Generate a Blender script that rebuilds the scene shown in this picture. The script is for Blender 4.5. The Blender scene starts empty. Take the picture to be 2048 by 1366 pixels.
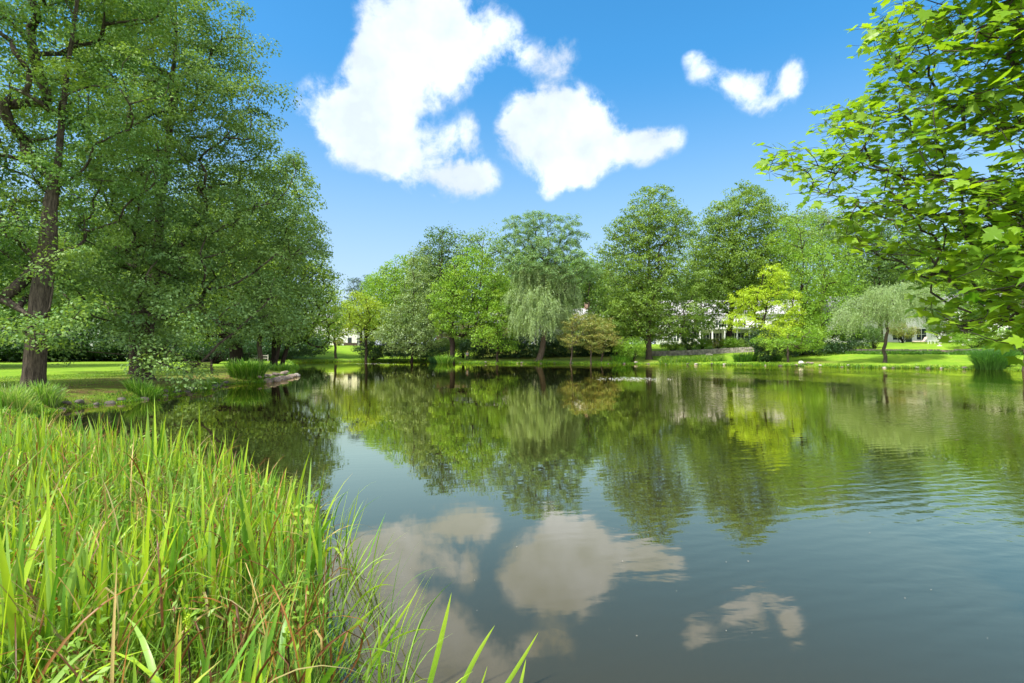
import bpy, bmesh, math, random
import numpy as np
from mathutils import Vector

random.seed(7)
RNG = np.random.default_rng(7)
S = bpy.context.scene
COL = S.collection
R = math.radians

# ------------------------------------------------------------------ camera
FPX, CX, HY, CAMZ = 1024.0, 1024.0, 703.0, 2.0
cam_d = bpy.data.cameras.new('camera')
cam_d.sensor_width = 36.0
cam_d.lens = 18.0
cam_d.shift_y = (HY - 683.0) / 2048.0
cam_d.clip_start = 0.05
cam_d.clip_end = 2000
cam = bpy.data.objects.new('camera', cam_d)
COL.objects.link(cam)
cam.location = (0, 0, CAMZ)
cam.rotation_euler = (R(90), 0, 0)
S.camera = cam

def W(px, py, D):
    """point seen at photo pixel px,py at distance D along the view axis"""
    return np.array([(px - CX) / FPX * D, D, CAMZ + (HY - py) / FPX * D])

# ------------------------------------------------------------------ light
SUN_EL, SUN_AZ = 58.0, 224.0        # azimuth clockwise from +Y (the view direction)
S.view_settings.view_transform = 'Standard'
S.view_settings.look = 'None'
S.view_settings.gamma = 1
S.view_settings.use_curve_mapping = False
S.view_settings.exposure = 1.45
S.cycles.max_bounces = 7
S.cycles.transmission_bounces = 5
S.cycles.diffuse_bounces = 5
S.cycles.glossy_bounces = 3
S.cycles.transparent_max_bounces = 6
S.cycles.sample_clamp_indirect = 6
S.cycles.use_denoising = True

sun_d = bpy.data.lights.new('sun', 'SUN')
sun_d.energy = 3.15
sun_d.angle = R(4.0)
sun_d.color = (1.0, 0.95, 0.86)
sun = bpy.data.objects.new('sun', sun_d)
COL.objects.link(sun)
sd = Vector((math.sin(R(SUN_AZ)) * math.cos(R(SUN_EL)), math.cos(R(SUN_AZ)) * math.cos(R(SUN_EL)), math.sin(R(SUN_EL))))
sun.rotation_euler = sd.to_track_quat('Z', 'Y').to_euler()

def nd(nt, typ, loc=None, **kw):
    n = nt.nodes.new(typ)
    for k, v in kw.items():
        setattr(n, k, v)
    return n

def math_n(nt, op, a, b=None, clamp=False):
    n = nt.nodes.new('ShaderNodeMath'); n.operation = op; n.use_clamp = clamp
    for i, v in enumerate((a, b)):
        if v is None: continue
        if isinstance(v, (int, float)): n.inputs[i].default_value = v
        else: nt.links.new(v, n.inputs[i])
    return n.outputs[0]

def mixc(nt, f, a, b, blend='MIX'):
    n = nt.nodes.new('ShaderNodeMix'); n.data_type = 'RGBA'; n.blend_type = blend
    for s, v in ((n.inputs[0], f), (n.inputs[6], a), (n.inputs[7], b)):
        if isinstance(v, (int, float)): s.default_value = v
        elif isinstance(v, tuple): s.default_value = (*v[:3], 1)
        else: nt.links.new(v, s)
    return n.outputs[2]

def maprange(nt, v, a, b, c=0., d=1., smooth=False):
    n = nt.nodes.new('ShaderNodeMapRange')
    if smooth: n.interpolation_type = 'SMOOTHSTEP'
    nt.links.new(v, n.inputs[0])
    for i, x in zip((1, 2, 3, 4), (a, b, c, d)): n.inputs[i].default_value = x
    return n.outputs[0]

world = bpy.data.worlds.new('World')
S.world = world
world.use_nodes = True
nt = world.node_tree
nt.nodes.clear()
sky = nd(nt, 'ShaderNodeTexSky', sky_type='NISHITA')
sky.sun_disc = False
sky.sun_elevation = R(SUN_EL)
sky.sun_rotation = R(SUN_AZ)
sky.altitude = 0
sky.air_density = 1.0
sky.dust_density = 0.6
sky.ozone_density = 2.0
tc = nd(nt, 'ShaderNodeTexCoord')
bg = nd(nt, 'ShaderNodeBackground')
out = nd(nt, 'ShaderNodeOutputWorld')
nt.links.new(bg.outputs[0], out.inputs[0])
SKY_STR = 0.10
bg.inputs[1].default_value = 1.0
hsv = nd(nt, 'ShaderNodeHueSaturation')
hsv.inputs['Hue'].default_value = 0.49
hsv.inputs['Saturation'].default_value = 1.36
hsv.inputs['Value'].default_value = SKY_STR
nt.links.new(sky.outputs[0], hsv.inputs['Color'])
# cumulus clouds: puffs placed by compass direction, broken up by noise
no1 = nd(nt, 'ShaderNodeTexNoise'); no1.inputs['Scale'].default_value = 7.0; no1.inputs['Detail'].default_value = 3
nt.links.new(tc.outputs['Generated'], no1.inputs['Vector'])
vs = nd(nt, 'ShaderNodeVectorMath', operation='SUBTRACT'); vs.inputs[1].default_value = (.5, .5, .5)
nt.links.new(no1.outputs['Color'], vs.inputs[0])
vm = nd(nt, 'ShaderNodeVectorMath', operation='SCALE'); vm.inputs['Scale'].default_value = 0.055
nt.links.new(vs.outputs[0], vm.inputs[0])
va = nd(nt, 'ShaderNodeVectorMath', operation='ADD')
nt.links.new(tc.outputs['Generated'], va.inputs[0]); nt.links.new(vm.outputs[0], va.inputs[1])
no2 = nd(nt, 'ShaderNodeTexNoise'); no2.inputs['Scale'].default_value = 16.0; no2.inputs['Detail'].default_value = 7; no2.inputs['Roughness'].default_value = 0.62
nt.links.new(va.outputs[0], no2.inputs['Vector'])
PUFFS = [(775,60,85,1),(860,35,85,1),(925,70,80,1),(900,125,74,1),(830,130,85,1),(760,150,70,1),(715,160,42,.6),(640,215,60,1),(700,240,80,1),(750,265,74,1),(800,210,60,1),(830,285,45,.35),
         (690,300,50,.7),(930,258,40,.8),(880,265,36,.6),(1005,60,50,.85),(1035,100,48,.55),(1085,115,44,.5),(1125,115,44,.6),(790,340,62,.9),(860,345,66,.9),(930,345,66,1),(960,360,40,.6),
         (1060,225,58,1),(1130,230,68,1),(1185,235,62,1),(1040,290,55,.8),(1110,295,80,1),(1180,300,66,1),(1100,350,55,.8),(1170,345,50,.6),(1240,290,56,.8),(1290,290,48,.7),(1335,285,38,.7),
         (1392,112,26,.50),(1402,142,36,.52),(1432,168,38,.46),(1468,178,36,.42),(1486,155,34,.44),(1512,150,30,.36),(1525,182,46,.46),(1556,196,42,.46),(1500,208,36,.34),(1586,128,30,.44),(1598,158,34,.44),(1590,190,36,.40),(1560,150,26,.22)]
acc = None
for (px, py, r, w) in PUFFS:
    d = Vector(((px - CX) / FPX, 1, (HY - py) / FPX)); L = d.length; d.normalize()
    vd = nd(nt, 'ShaderNodeVectorMath', operation='DISTANCE')
    nt.links.new(va.outputs[0], vd.inputs[0]); vd.inputs[1].default_value = d
    m = maprange(nt, vd.outputs['Value'], 1.42 * r / FPX / L, 0.0, 0.0, w, smooth=True)
    acc = m if acc is None else math_n(nt, 'ADD', acc, m)
# bright cloud added for fill light, out of view behind and above the camera
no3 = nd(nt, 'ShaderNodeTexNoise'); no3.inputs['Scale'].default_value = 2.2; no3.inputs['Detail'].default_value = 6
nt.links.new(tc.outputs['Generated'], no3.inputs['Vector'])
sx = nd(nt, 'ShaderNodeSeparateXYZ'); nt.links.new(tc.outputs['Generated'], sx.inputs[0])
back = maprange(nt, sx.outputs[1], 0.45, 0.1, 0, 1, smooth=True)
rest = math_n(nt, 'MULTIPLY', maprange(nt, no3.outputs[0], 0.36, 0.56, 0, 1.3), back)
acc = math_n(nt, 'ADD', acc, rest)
nz = math_n(nt, 'MULTIPLY', math_n(nt, 'SUBTRACT', no2.outputs[0], 0.52), 2.9)
lim = math_n(nt, 'MINIMUM', math_n(nt, 'MULTIPLY', acc, 1.6), 1.0)
field = math_n(nt, 'ADD', acc, math_n(nt, 'MULTIPLY', nz, lim))
dens = maprange(nt, field, 0.26, 1.10, 0, 1, smooth=True)
no4 = nd(nt, 'ShaderNodeTexNoise'); no4.inputs['Scale'].default_value = 9.0; no4.inputs['Detail'].default_value = 5
nt.links.new(tc.outputs['Generated'], no4.inputs['Vector'])
shd = math_n(nt, 'ADD', maprange(nt, field, 0.3, 2.2, 0, .35), maprange(nt, no4.outputs[0], .40, .60, -.1, .75), True)
cl_col = mixc(nt, shd, (0.295, 0.335, 0.39), (0.40, 0.45, 0.60))
low = maprange(nt, sx.outputs[2], 0.0, 0.5, 0.66, 1.0)
skyc = nd(nt, 'ShaderNodeVectorMath', operation='SCALE'); nt.links.new(hsv.outputs[0], skyc.inputs[0]); nt.links.new(low, skyc.inputs['Scale'])
cl_col = mixc(nt, back, cl_col, (1.0, 1.02, 1.06))  # unseen cloud made brighter than the visible puffs, for fill light
hz = maprange(nt, sx.outputs[2], 0.0, 0.50, 0.72, 0.0, smooth=True)
skyh = mixc(nt, hz, skyc.outputs[0], (0.245, 0.295, 0.365))
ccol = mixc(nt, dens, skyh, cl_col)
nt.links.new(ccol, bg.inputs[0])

# ------------------------------------------------------------------ materials
def principled(name, col, rough=0.8, spec=0.3, metal=0.0, var=0.0, scale=5.0, bump=0.0, col2=None, emis=None):
    m = bpy.data.materials.new(name); m.use_nodes = True
    t = m.node_tree; b = t.nodes['Principled BSDF']
    b.inputs['Roughness'].default_value = rough
    b.inputs['Specular IOR Level'].default_value = spec
    b.inputs['Metallic'].default_value = metal
    b.inputs['Base Color'].default_value = (*col, 1)
    if var or col2 or bump:
        tcn = t.nodes.new('ShaderNodeTexCoord')
        n = t.nodes.new('ShaderNodeTexNoise'); n.inputs['Scale'].default_value = scale; n.inputs['Detail'].default_value = 6
        n.inputs['Roughness'].default_value = 0.65
        t.links.new(tcn.outputs['Object'], n.inputs['Vector'])
        c2 = col2 if col2 else tuple(c * (1 - var) for c in col)
        f = maprange(t, n.outputs[0], 0.35, 0.65)
        t.links.new(mixc(t, f, col, c2), b.inputs['Base Color'])
        if bump:
            bp = t.nodes.new('ShaderNodeBump'); bp.inputs['Distance'].default_value = bump
            t.links.new(n.outputs[0], bp.inputs['Height']); t.links.new(bp.outputs[0], b.inputs['Normal'])
    return m

def leaf_mat(name, c1, c2, trans=0.35, rough=0.45, spec=0.35, nscale=0.45, c3=None, tip=None):
    """c1..c2 per-leaf variation (attribute 'var'), drifting toward c3 by patch of crown"""
    m = bpy.data.materials.new(name); m.use_nodes = True
    t = m.node_tree; b = t.nodes['Principled BSDF']; o = t.nodes['Material Output']
    b.inputs['Roughness'].default_value = rough
    b.inputs['Specular IOR Level'].default_value = spec
    a = t.nodes.new('ShaderNodeAttribute'); a.attribute_name = 'var'
    col = mixc(t, a.outputs['Fac'], c1, c2)
    if c3:
        tcn = t.nodes.new('ShaderNodeTexCoord')
        n = t.nodes.new('ShaderNodeTexNoise'); n.inputs['Scale'].default_value = nscale; n.inputs['Detail'].default_value = 3
        t.links.new(tcn.outputs['Object'], n.inputs['Vector'])
        col = mixc(t, maprange(t, n.outputs[0], 0.45, 0.68), col, c3)
    t.links.new(col, b.inputs['Base Color'])
    tr = t.nodes.new('ShaderNodeBsdfTranslucent')
    tcol = mixc(t, 1.0, col, (1.35, 1.25, 0.5), 'MULTIPLY')
    t.links.new(tcol, tr.inputs[0])
    mx = t.nodes.new('ShaderNodeMixShader'); mx.inputs[0].default_value = trans
    t.links.new(b.outputs[0], mx.inputs[1]); t.links.new(tr.outputs[0], mx.inputs[2])
    t.links.new(mx.outputs[0], o.inputs['Surface'])
    return m

def bark_mat(name, c1, c2, scale=3.0):
    m = bpy.data.materials.new(name); m.use_nodes = True
    t = m.node_tree; b = t.nodes['Principled BSDF']
    b.inputs['Roughness'].default_value = 0.95; b.inputs['Specular IOR Level'].default_value = 0.1
    tcn = t.nodes.new('ShaderNodeTexCoord'); mp = t.nodes.new('ShaderNodeMapping')
    mp.inputs['Scale'].default_value = (scale * 3, scale * 3, scale * 0.5)
    t.links.new(tcn.outputs['Object'], mp.inputs[0])
    n = t.nodes.new('ShaderNodeTexNoise'); n.inputs['Scale'].default_value = 1.6; n.inputs['Detail'].default_value = 8
    n.inputs['Roughness'].default_value = 0.7
    t.links.new(mp.outputs[0], n.inputs['Vector'])
    t.links.new(mixc(t, maprange(t, n.outputs[0], .35, .65), c1, c2), b.inputs['Base Color'])
    bp = t.nodes.new('ShaderNodeBump'); bp.inputs['Distance'].default_value = 0.06
    t.links.new(n.outputs[0], bp.inputs['Height']); t.links.new(bp.outputs[0], b.inputs['Normal'])
    return m

M = {}
M['bark'] = bark_mat('bark_brown', (0.105, 0.085, 0.066), (0.022, 0.018, 0.014))
M['bark_grey'] = bark_mat('bark_grey', (0.17, 0.15, 0.125), (0.05, 0.043, 0.036))
M['bark_dark'] = bark_mat('bark_dark', (0.045, 0.035, 0.028), (0.014, 0.011, 0.009))
M['oak'] = leaf_mat('oak_leaf', (0.060, 0.145, 0.038), (0.175, 0.315, 0.085), 0.38, 0.5, 0.3, c3=(0.21, 0.32, 0.055))
M['oak2'] = leaf_mat('oak_leaf_cool', (0.065, 0.145, 0.042), (0.185, 0.31, 0.10), 0.36, 0.5, 0.3, c3=(0.19, 0.30, 0.07))
M['mid'] = leaf_mat('green_leaf', (0.090, 0.177, 0.030), (0.179, 0.295, 0.045), 0.4, c3=(0.207, 0.319, 0.050))
M['bright'] = leaf_mat('bright_leaf', (0.110, 0.236, 0.022), (0.207, 0.378, 0.038), 0.42, c3=(0.248, 0.389, 0.040))
M['lime'] = leaf_mat('lime_leaf', (0.179, 0.307, 0.025), (0.331, 0.448, 0.035), 0.42, c3=(0.304, 0.401, 0.050))
M['grey'] = leaf_mat('grey_green_leaf', (0.117, 0.195, 0.070), (0.235, 0.319, 0.125), 0.35, c3=(0.179, 0.283, 0.080))
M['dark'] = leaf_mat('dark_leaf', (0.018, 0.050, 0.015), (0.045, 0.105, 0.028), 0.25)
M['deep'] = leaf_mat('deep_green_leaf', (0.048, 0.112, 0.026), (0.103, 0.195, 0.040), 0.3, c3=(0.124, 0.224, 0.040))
M['pine'] = leaf_mat('pine_needle', (0.028, 0.065, 0.030), (0.069, 0.130, 0.055), 0.15)
M['willow'] = leaf_mat('willow_leaf', (0.21, 0.32, 0.13), (0.36, 0.48, 0.23), 0.35, c3=(0.24, 0.36, 0.12))
M['willow_top'] = leaf_mat('willow_leaf_green', (0.115, 0.235, 0.075), (0.24, 0.38, 0.15), 0.35)
M['yellow'] = leaf_mat('yellow_leaf', (0.27, 0.42, 0.020), (0.46, 0.60, 0.035), 0.4, c3=(0.34, 0.48, 0.03))
M['rusty'] = leaf_mat('rusty_leaf', (0.18, 0.25, 0.050), (0.36, 0.31, 0.09), 0.35, c3=(0.16, 0.26, 0.06), nscale=1.0)
M['maple'] = leaf_mat('maple_leaf', (0.085, 0.22, 0.016), (0.27, 0.44, 0.026), 0.55, 0.42, 0.4, c3=(0.23, 0.38, 0.02), nscale=1.3)
M['twig'] = bark_mat('twig_bark', (0.09, 0.055, 0.035), (0.04, 0.024, 0.018), 12)

# ------------------------------------------------------------------ mesh helpers
def np_mesh(name, verts, faces, nper, mat=None, smooth=False, attr=None, parent=None, col=None):
    """verts (n,3); faces flat index array with nper corners each"""
    me = bpy.data.meshes.new(name)
    verts = np.asarray(verts, dtype=np.float32); faces = np.asarray(faces, dtype=np.int32).ravel()
    nf = len(faces) // nper
    me.vertices.add(len(verts)); me.vertices.foreach_set('co', verts.ravel())
    me.loops.add(len(faces)); me.loops.foreach_set('vertex_index', faces)
    me.polygons.add(nf)
    me.polygons.foreach_set('loop_start', np.arange(0, nf * nper, nper, dtype=np.int32))
    me.polygons.foreach_set('loop_total', np.full(nf, nper, dtype=np.int32))
    if smooth: me.polygons.foreach_set('use_smooth', np.ones(nf, dtype=bool))
    if attr:
        for an, (dom, vals) in attr.items():
            if vals.ndim == 2:
                A = me.attributes.new(an, 'FLOAT_COLOR', dom); A.data.foreach_set('color', vals.astype(np.float32).ravel())
            else:
                A = me.attributes.new(an, 'FLOAT', dom); A.data.foreach_set('value', vals.astype(np.float32))
    me.update(calc_edges=True)
    if mat: me.materials.append(mat)
    o = bpy.data.objects.new(name, me); COL.objects.link(o)
    if parent: o.parent = parent
    return o

def empty(name, loc):
    o = bpy.data.objects.new(name, None); COL.objects.link(o)
    o.location = tuple(float(v) for v in loc); o.empty_display_size = 0.3
    return o

def tag(o, label, cat, group=None):
    o['label'] = label; o['category'] = cat
    if group: o['group'] = group
    return o

class MB:
    """collects boxes, tubes and polygons into one mesh"""
    def __init__(s): s.v = []; s.f = []
    def box(s, x0, x1, y0, y1, z0, z1):
        k = len(s.v)
        s.v += [(x0,y0,z0),(x1,y0,z0),(x1,y1,z0),(x0,y1,z0),(x0,y0,z1),(x1,y0,z1),(x1,y1,z1),(x0,y1,z1)]
        s.f += [[k,k+3,k+2,k+1],[k+4,k+5,k+6,k+7],[k,k+1,k+5,k+4],[k+1,k+2,k+6,k+5],[k+2,k+3,k+7,k+6],[k+3,k,k+4,k+7]]
        return s
    def tube(s, pts, rad, n=6):
        pts = [Vector(tuple(float(c) for c in p)) for p in pts]
        if isinstance(rad, (int, float)): rad = [rad] * len(pts)
        k0 = len(s.v)
        for i, p in enumerate(pts):
            t = (pts[min(i+1, len(pts)-1)] - pts[max(i-1, 0)])
            if t.length < 1e-6: t = Vector((0,0,1))
            t.normalize()
            a = t.cross(Vector((0.31, 0.9, 0.2)) if abs(t.y) < .9 else Vector((1, 0, 0))); a.normalize(); b = t.cross(a)
            for j in range(n):
                an = 2 * math.pi * j / n
                s.v.append(tuple(p + (a * math.cos(an) + b * math.sin(an)) * rad[i]))
        for i in range(len(pts) - 1):
            for j in range(n):
                q = k0 + i * n; r = q + n
                s.f.append([q + j, q + (j+1) % n, r + (j+1) % n, r + j])
        s.f.append([k0 + j for j in range(n)][::-1]); s.f.append([k0 + (len(pts)-1)*n + j for j in range(n)])
        return s
    def lathe(s, cx, cy, prof, n=16):
        k0 = len(s.v)
        for (r, z) in prof:
            for j in range(n):
                a = 2 * math.pi * j / n; s.v.append((cx + r * math.cos(a), cy + r * math.sin(a), z))
        for i in range(len(prof) - 1):
            for j in range(n):
                q = k0 + i * n; r_ = q + n
                s.f.append([q + j, q + (j+1) % n, r_ + (j+1) % n, r_ + j])
        s.f.append([k0 + j for j in range(n)][::-1]); s.f.append([k0 + (len(prof)-1)*n + j for j in range(n)])
        return s
    def poly(s, vs, fs):
        k = len(s.v); s.v += [tuple(v) for v in vs]; s.f += [[k + i for i in f] for f in fs]; return s
    def build(s, name, mat, parent=None, loc=None, rz=None, smooth=False, bevel=0):
        me = bpy.data.meshes.new(name); me.from_pydata(s.v, [], s.f); me.materials.append(mat)
        if smooth: me.polygons.foreach_set('use_smooth', [True] * len(me.polygons))
        o = bpy.data.objects.new(name, me); COL.objects.link(o)
        if parent: o.parent = parent
        if loc is not None: o.location = tuple(float(c) for c in loc)
        if rz is not None: o.rotation_euler.z = rz
        if bevel:
            b = o.modifiers.new('b', 'BEVEL'); b.width = bevel; b.segments = 2
        return o

def vnoise(p, scale, seed=0):
    """cheap smooth 3-d value noise (sum of sines), about -1..1"""
    r = np.random.default_rng(seed); v = 0
    for k in range(6):
        d = r.normal(size=3); d /= np.linalg.norm(d); f = scale * (0.7 + 0.35 * k)
        v = v + np.sin(p @ d * f + r.uniform(0, 6.28)) / (1 + 0.25 * k)
    return v / 2.6

# ------------------------------------------------------------------ pond outline and terrain
LAKE = np.array([(-0.35,2.2),(1.5,1.9),(3.4,2.5),(6,5),(11.5,10),(21,18.5),(33,30),(45,41),(53,49),(54.5,53.5),(50.5,57.5),(42,65),
    (37,70.5),(31,75),(25,80),(15,82.5),(5,83.5),(-5,84),(-9,86.5),(-12.5,92),(-16,99),(-24,101),(-34,100),(-40,94),(-35,80),(-28.5,68),
    (-25,60),(-21.4,50),(-19.6,46),(-18.2,41.6),(-17.3,41.2),(-16.6,37.5),(-15.8,34.3),(-15.6,32.4),(-17.3,32.0),(-17.3,30),(-15.8,27.4),(-16.2,25.6),(-15.0,20.8),(-15.6,19.3),(-15.5,17.3),
    (-13.6,13.8),
    (-10.2,10.8),(-6.6,8.6),(-4.1,6.9),(-2.6,5.5),(-1.75,4.4),(-1.15,3.3)], dtype=float)

def chaikin(P, n=2):
    for _ in range(n):
        Q = np.roll(P, -1, axis=0)
        P = np.stack([P * .75 + Q * .25, P * .25 + Q * .75], 1).reshape(-1, 2)
    return P
LK = chaikin(LAKE, 2)

def lake_sd(P):
    """signed distance to the pond edge: positive on land"""
    P = np.atleast_2d(P); A = LK; B = np.roll(LK, -1, axis=0)
    best = np.full(len(P), 1e9); inside = np.zeros(len(P), bool)
    for a, b in zip(A, B):
        ab = b - a; t = np.clip(((P - a) @ ab) / (ab @ ab + 1e-12), 0, 1)
        d = np.hypot(*(P - a - t[:, None] * ab).T); best = np.minimum(best, d)
        c = ((a[1] > P[:, 1]) != (b[1] > P[:, 1]))
        xi = a[0] + (P[:, 1] - a[1]) / (b[1] - a[1] + 1e-12) * (b[0] - a[0])
        inside ^= c & (P[:, 0] < xi)
    return np.where(inside, -best, best)

def sstep(x, a, b):
    t = np.clip((x - a) / (b - a), 0, 1); return t * t * (3 - 2 * t)

def ground_z(P):
    P = np.atleast_2d(np.asarray(P, float)); d = lake_sd(P)
    x, y = P[:, 0], P[:, 1]
    n = vnoise(np.c_[P, 0 * x], 0.35, 3); n2 = vnoise(np.c_[P, 0 * x], 2.2, 5)
    dj = d + 0.12 * n2 * np.clip(np.hypot(x, y) / 15, .3, 1)
    z = np.where(dj < 0, np.maximum(-1.0, dj * 0.55) , 0.30 * sstep(dj, 0, 0.45) + 0.12 * sstep(dj, .4, 3.0))
    w = sstep(x + y, 42, 78)
    rise = np.interp(d, [0, 3, 8, 12, 16, 20, 26, 36, 60, 400], [0, .05, .35, .8, 1.5, 2.1, 2.8, 3.2, 3.6, 4.5])
    z = z + np.where(d > 0, w * rise, 0)
    z = z + np.where(d > 1, 0.05 * n * sstep(d, 1, 6), 0) + np.where(d > 0.3, 0.008 * n2, 0)
    return z

def gz(x, y): return float(ground_z([(x, y)])[0])

def build_ground():
    rr = np.concatenate([[0.02, .15], np.geomspace(0.35, 140, 250), np.geomspace(150, 900, 14)])
    th = np.concatenate([np.linspace(-52, 52, 560), np.linspace(52, 308, 120)[1:-1]])
    T, Rr = np.meshgrid(np.radians(th), rr)
    X = Rr * np.sin(T); Y = Rr * np.cos(T)
    P = np.c_[X.ravel(), Y.ravel()]
    z = ground_z(P); d = lake_sd(P)
    nr, na = X.shape
    i = np.arange(nr - 1)[:, None] * na; j = np.arange(na)[None, :]; j2 = (j + 1) % na
    F = np.stack([i + j, i + j2, i + na + j2, i + na + j], -1).reshape(-1, 4)[:, ::-1]
    V = np.c_[P, z]
    n = vnoise(np.c_[P, 0 * z], 0.8, 9)
    # bare earth: the worn band along the left bank, round the willow on the right, and under the far trees
    left = sstep(P[:, 0], -12, -15) * sstep(P[:, 1], 56, 44) * sstep(P[:, 1], 14, 18)
    dirt = left * (1.0 * np.exp(-((d - 3.2 + 1.2*n) / 3.0) ** 2) + 0.35 * sstep(d, 16, 5)) + 0.5 * sstep(n, .55, .9) * left
    for (qx, qy, qr, qa) in [(42.5, 70.5, 2.6, .9), (4.2, 85.5, 1.4, .7), (22.5, 83.0, 2.0, .9), (37.5, 72, 1.5, .7), (-26, 56, 3, .6)]:
        dirt = np.maximum(dirt, qa * np.exp(-((P[:, 0] - qx) ** 2 + (P[:, 1] - qy) ** 2) / qr ** 2))
    dirt = np.maximum(dirt, 0.75 * np.exp(-((d - 0.1) / 0.22) ** 2) * (P[:, 1] > 12))
    mud = sstep(z, 0.12, -0.02)
    near = sstep(np.hypot(P[:, 0], P[:, 1]), 16, 11)
    dirt = np.maximum(dirt, .8 * near)
    fy = sstep(P[:, 1] + P[:, 0] * .2, 84, 90) * sstep(P[:, 0], 24, 18) * sstep(P[:, 0], -9, -5)   # leaf litter below the far row
    dirt = np.maximum(dirt, .7 * fy)
    A = np.c_[np.clip(dirt, 0, 1), mud, 0 * mud, 1 + 0 * mud]
    m = bpy.data.materials.new('lawn'); m.use_nodes = True; t = m.node_tree; b = t.nodes['Principled BSDF']
    b.inputs['Roughness'].default_value = 0.95; b.inputs['Specular IOR Level'].default_value = 0.1
    at = t.nodes.new('ShaderNodeAttribute'); at.attribute_name = 'soil'
    sp = t.nodes.new('ShaderNodeSeparateColor'); t.links.new(at.outputs['Color'], sp.inputs[0])
    tcn = t.nodes.new('ShaderNodeTexCoord')
    def noise(sc, det=5, r=.6):
        n_ = t.nodes.new('ShaderNodeTexNoise'); n_.inputs['Scale'].default_value = sc; n_.inputs['Detail'].default_value = det
        n_.inputs['Roughness'].default_value = r; t.links.new(tcn.outputs['Object'], n_.inputs['Vector']); return n_.outputs[0]
    fine, mid, big = noise(9, 8, .85), noise(1.7), noise(.22)
    g = mixc(t, maprange(t, fine, .38, .62), (0.085, 0.190, 0.010), (0.200, 0.340, 0.018))
    g = mixc(t, maprange(t, mid, .4, .62, 0, .7), g, (0.235, 0.315, 0.030))
    g = mixc(t, maprange(t, noise(5.5, 4, .7), .52, .62, 0, .65), g, (0.060, 0.150, 0.012))
    g = mixc(t, maprange(t, noise(60, 3, .7), .60, .68, 0, .6), g, (0.26, 0.24, 0.08))
    g = mixc(t, maprange(t, big, .42, .6, 0, .6), g, (0.095, 0.20, 0.014))
    g = mixc(t, maprange(t, noise(.7, 4, .7), .54, .66, 0, .5), g, (0.20, 0.22, 0.045))
    dcol = mixc(t, maprange(t, fine, .4, .6), (0.17, 0.105, 0.045), (0.075, 0.055, 0.025))
    dm = math_n(t, 'MULTIPLY', sp.outputs[0], maprange(t, math_n(t, 'ADD', math_n(t, 'MULTIPLY', mid, .6), math_n(t, 'MULTIPLY', fine, .4)), .35, .58), True)
    g = mixc(t, dm, g, dcol)
    g = mixc(t, sp.outputs[1], g, (0.035, 0.030, 0.018))
    t.links.new(g, b.inputs['Base Color'])
    bp = t.nodes.new('ShaderNodeBump'); bp.inputs['Distance'].default_value = 0.05; bp.inputs['Strength'].default_value = .7
    t.links.new(fine, bp.inputs['Height']); t.links.new(bp.outputs[0], b.inputs['Normal'])
    o = np_mesh('ground', V, F, 4, m, True, {'soil': ('POINT', A)})
    o['kind'] = 'structure'
    return o
build_ground()

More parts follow.
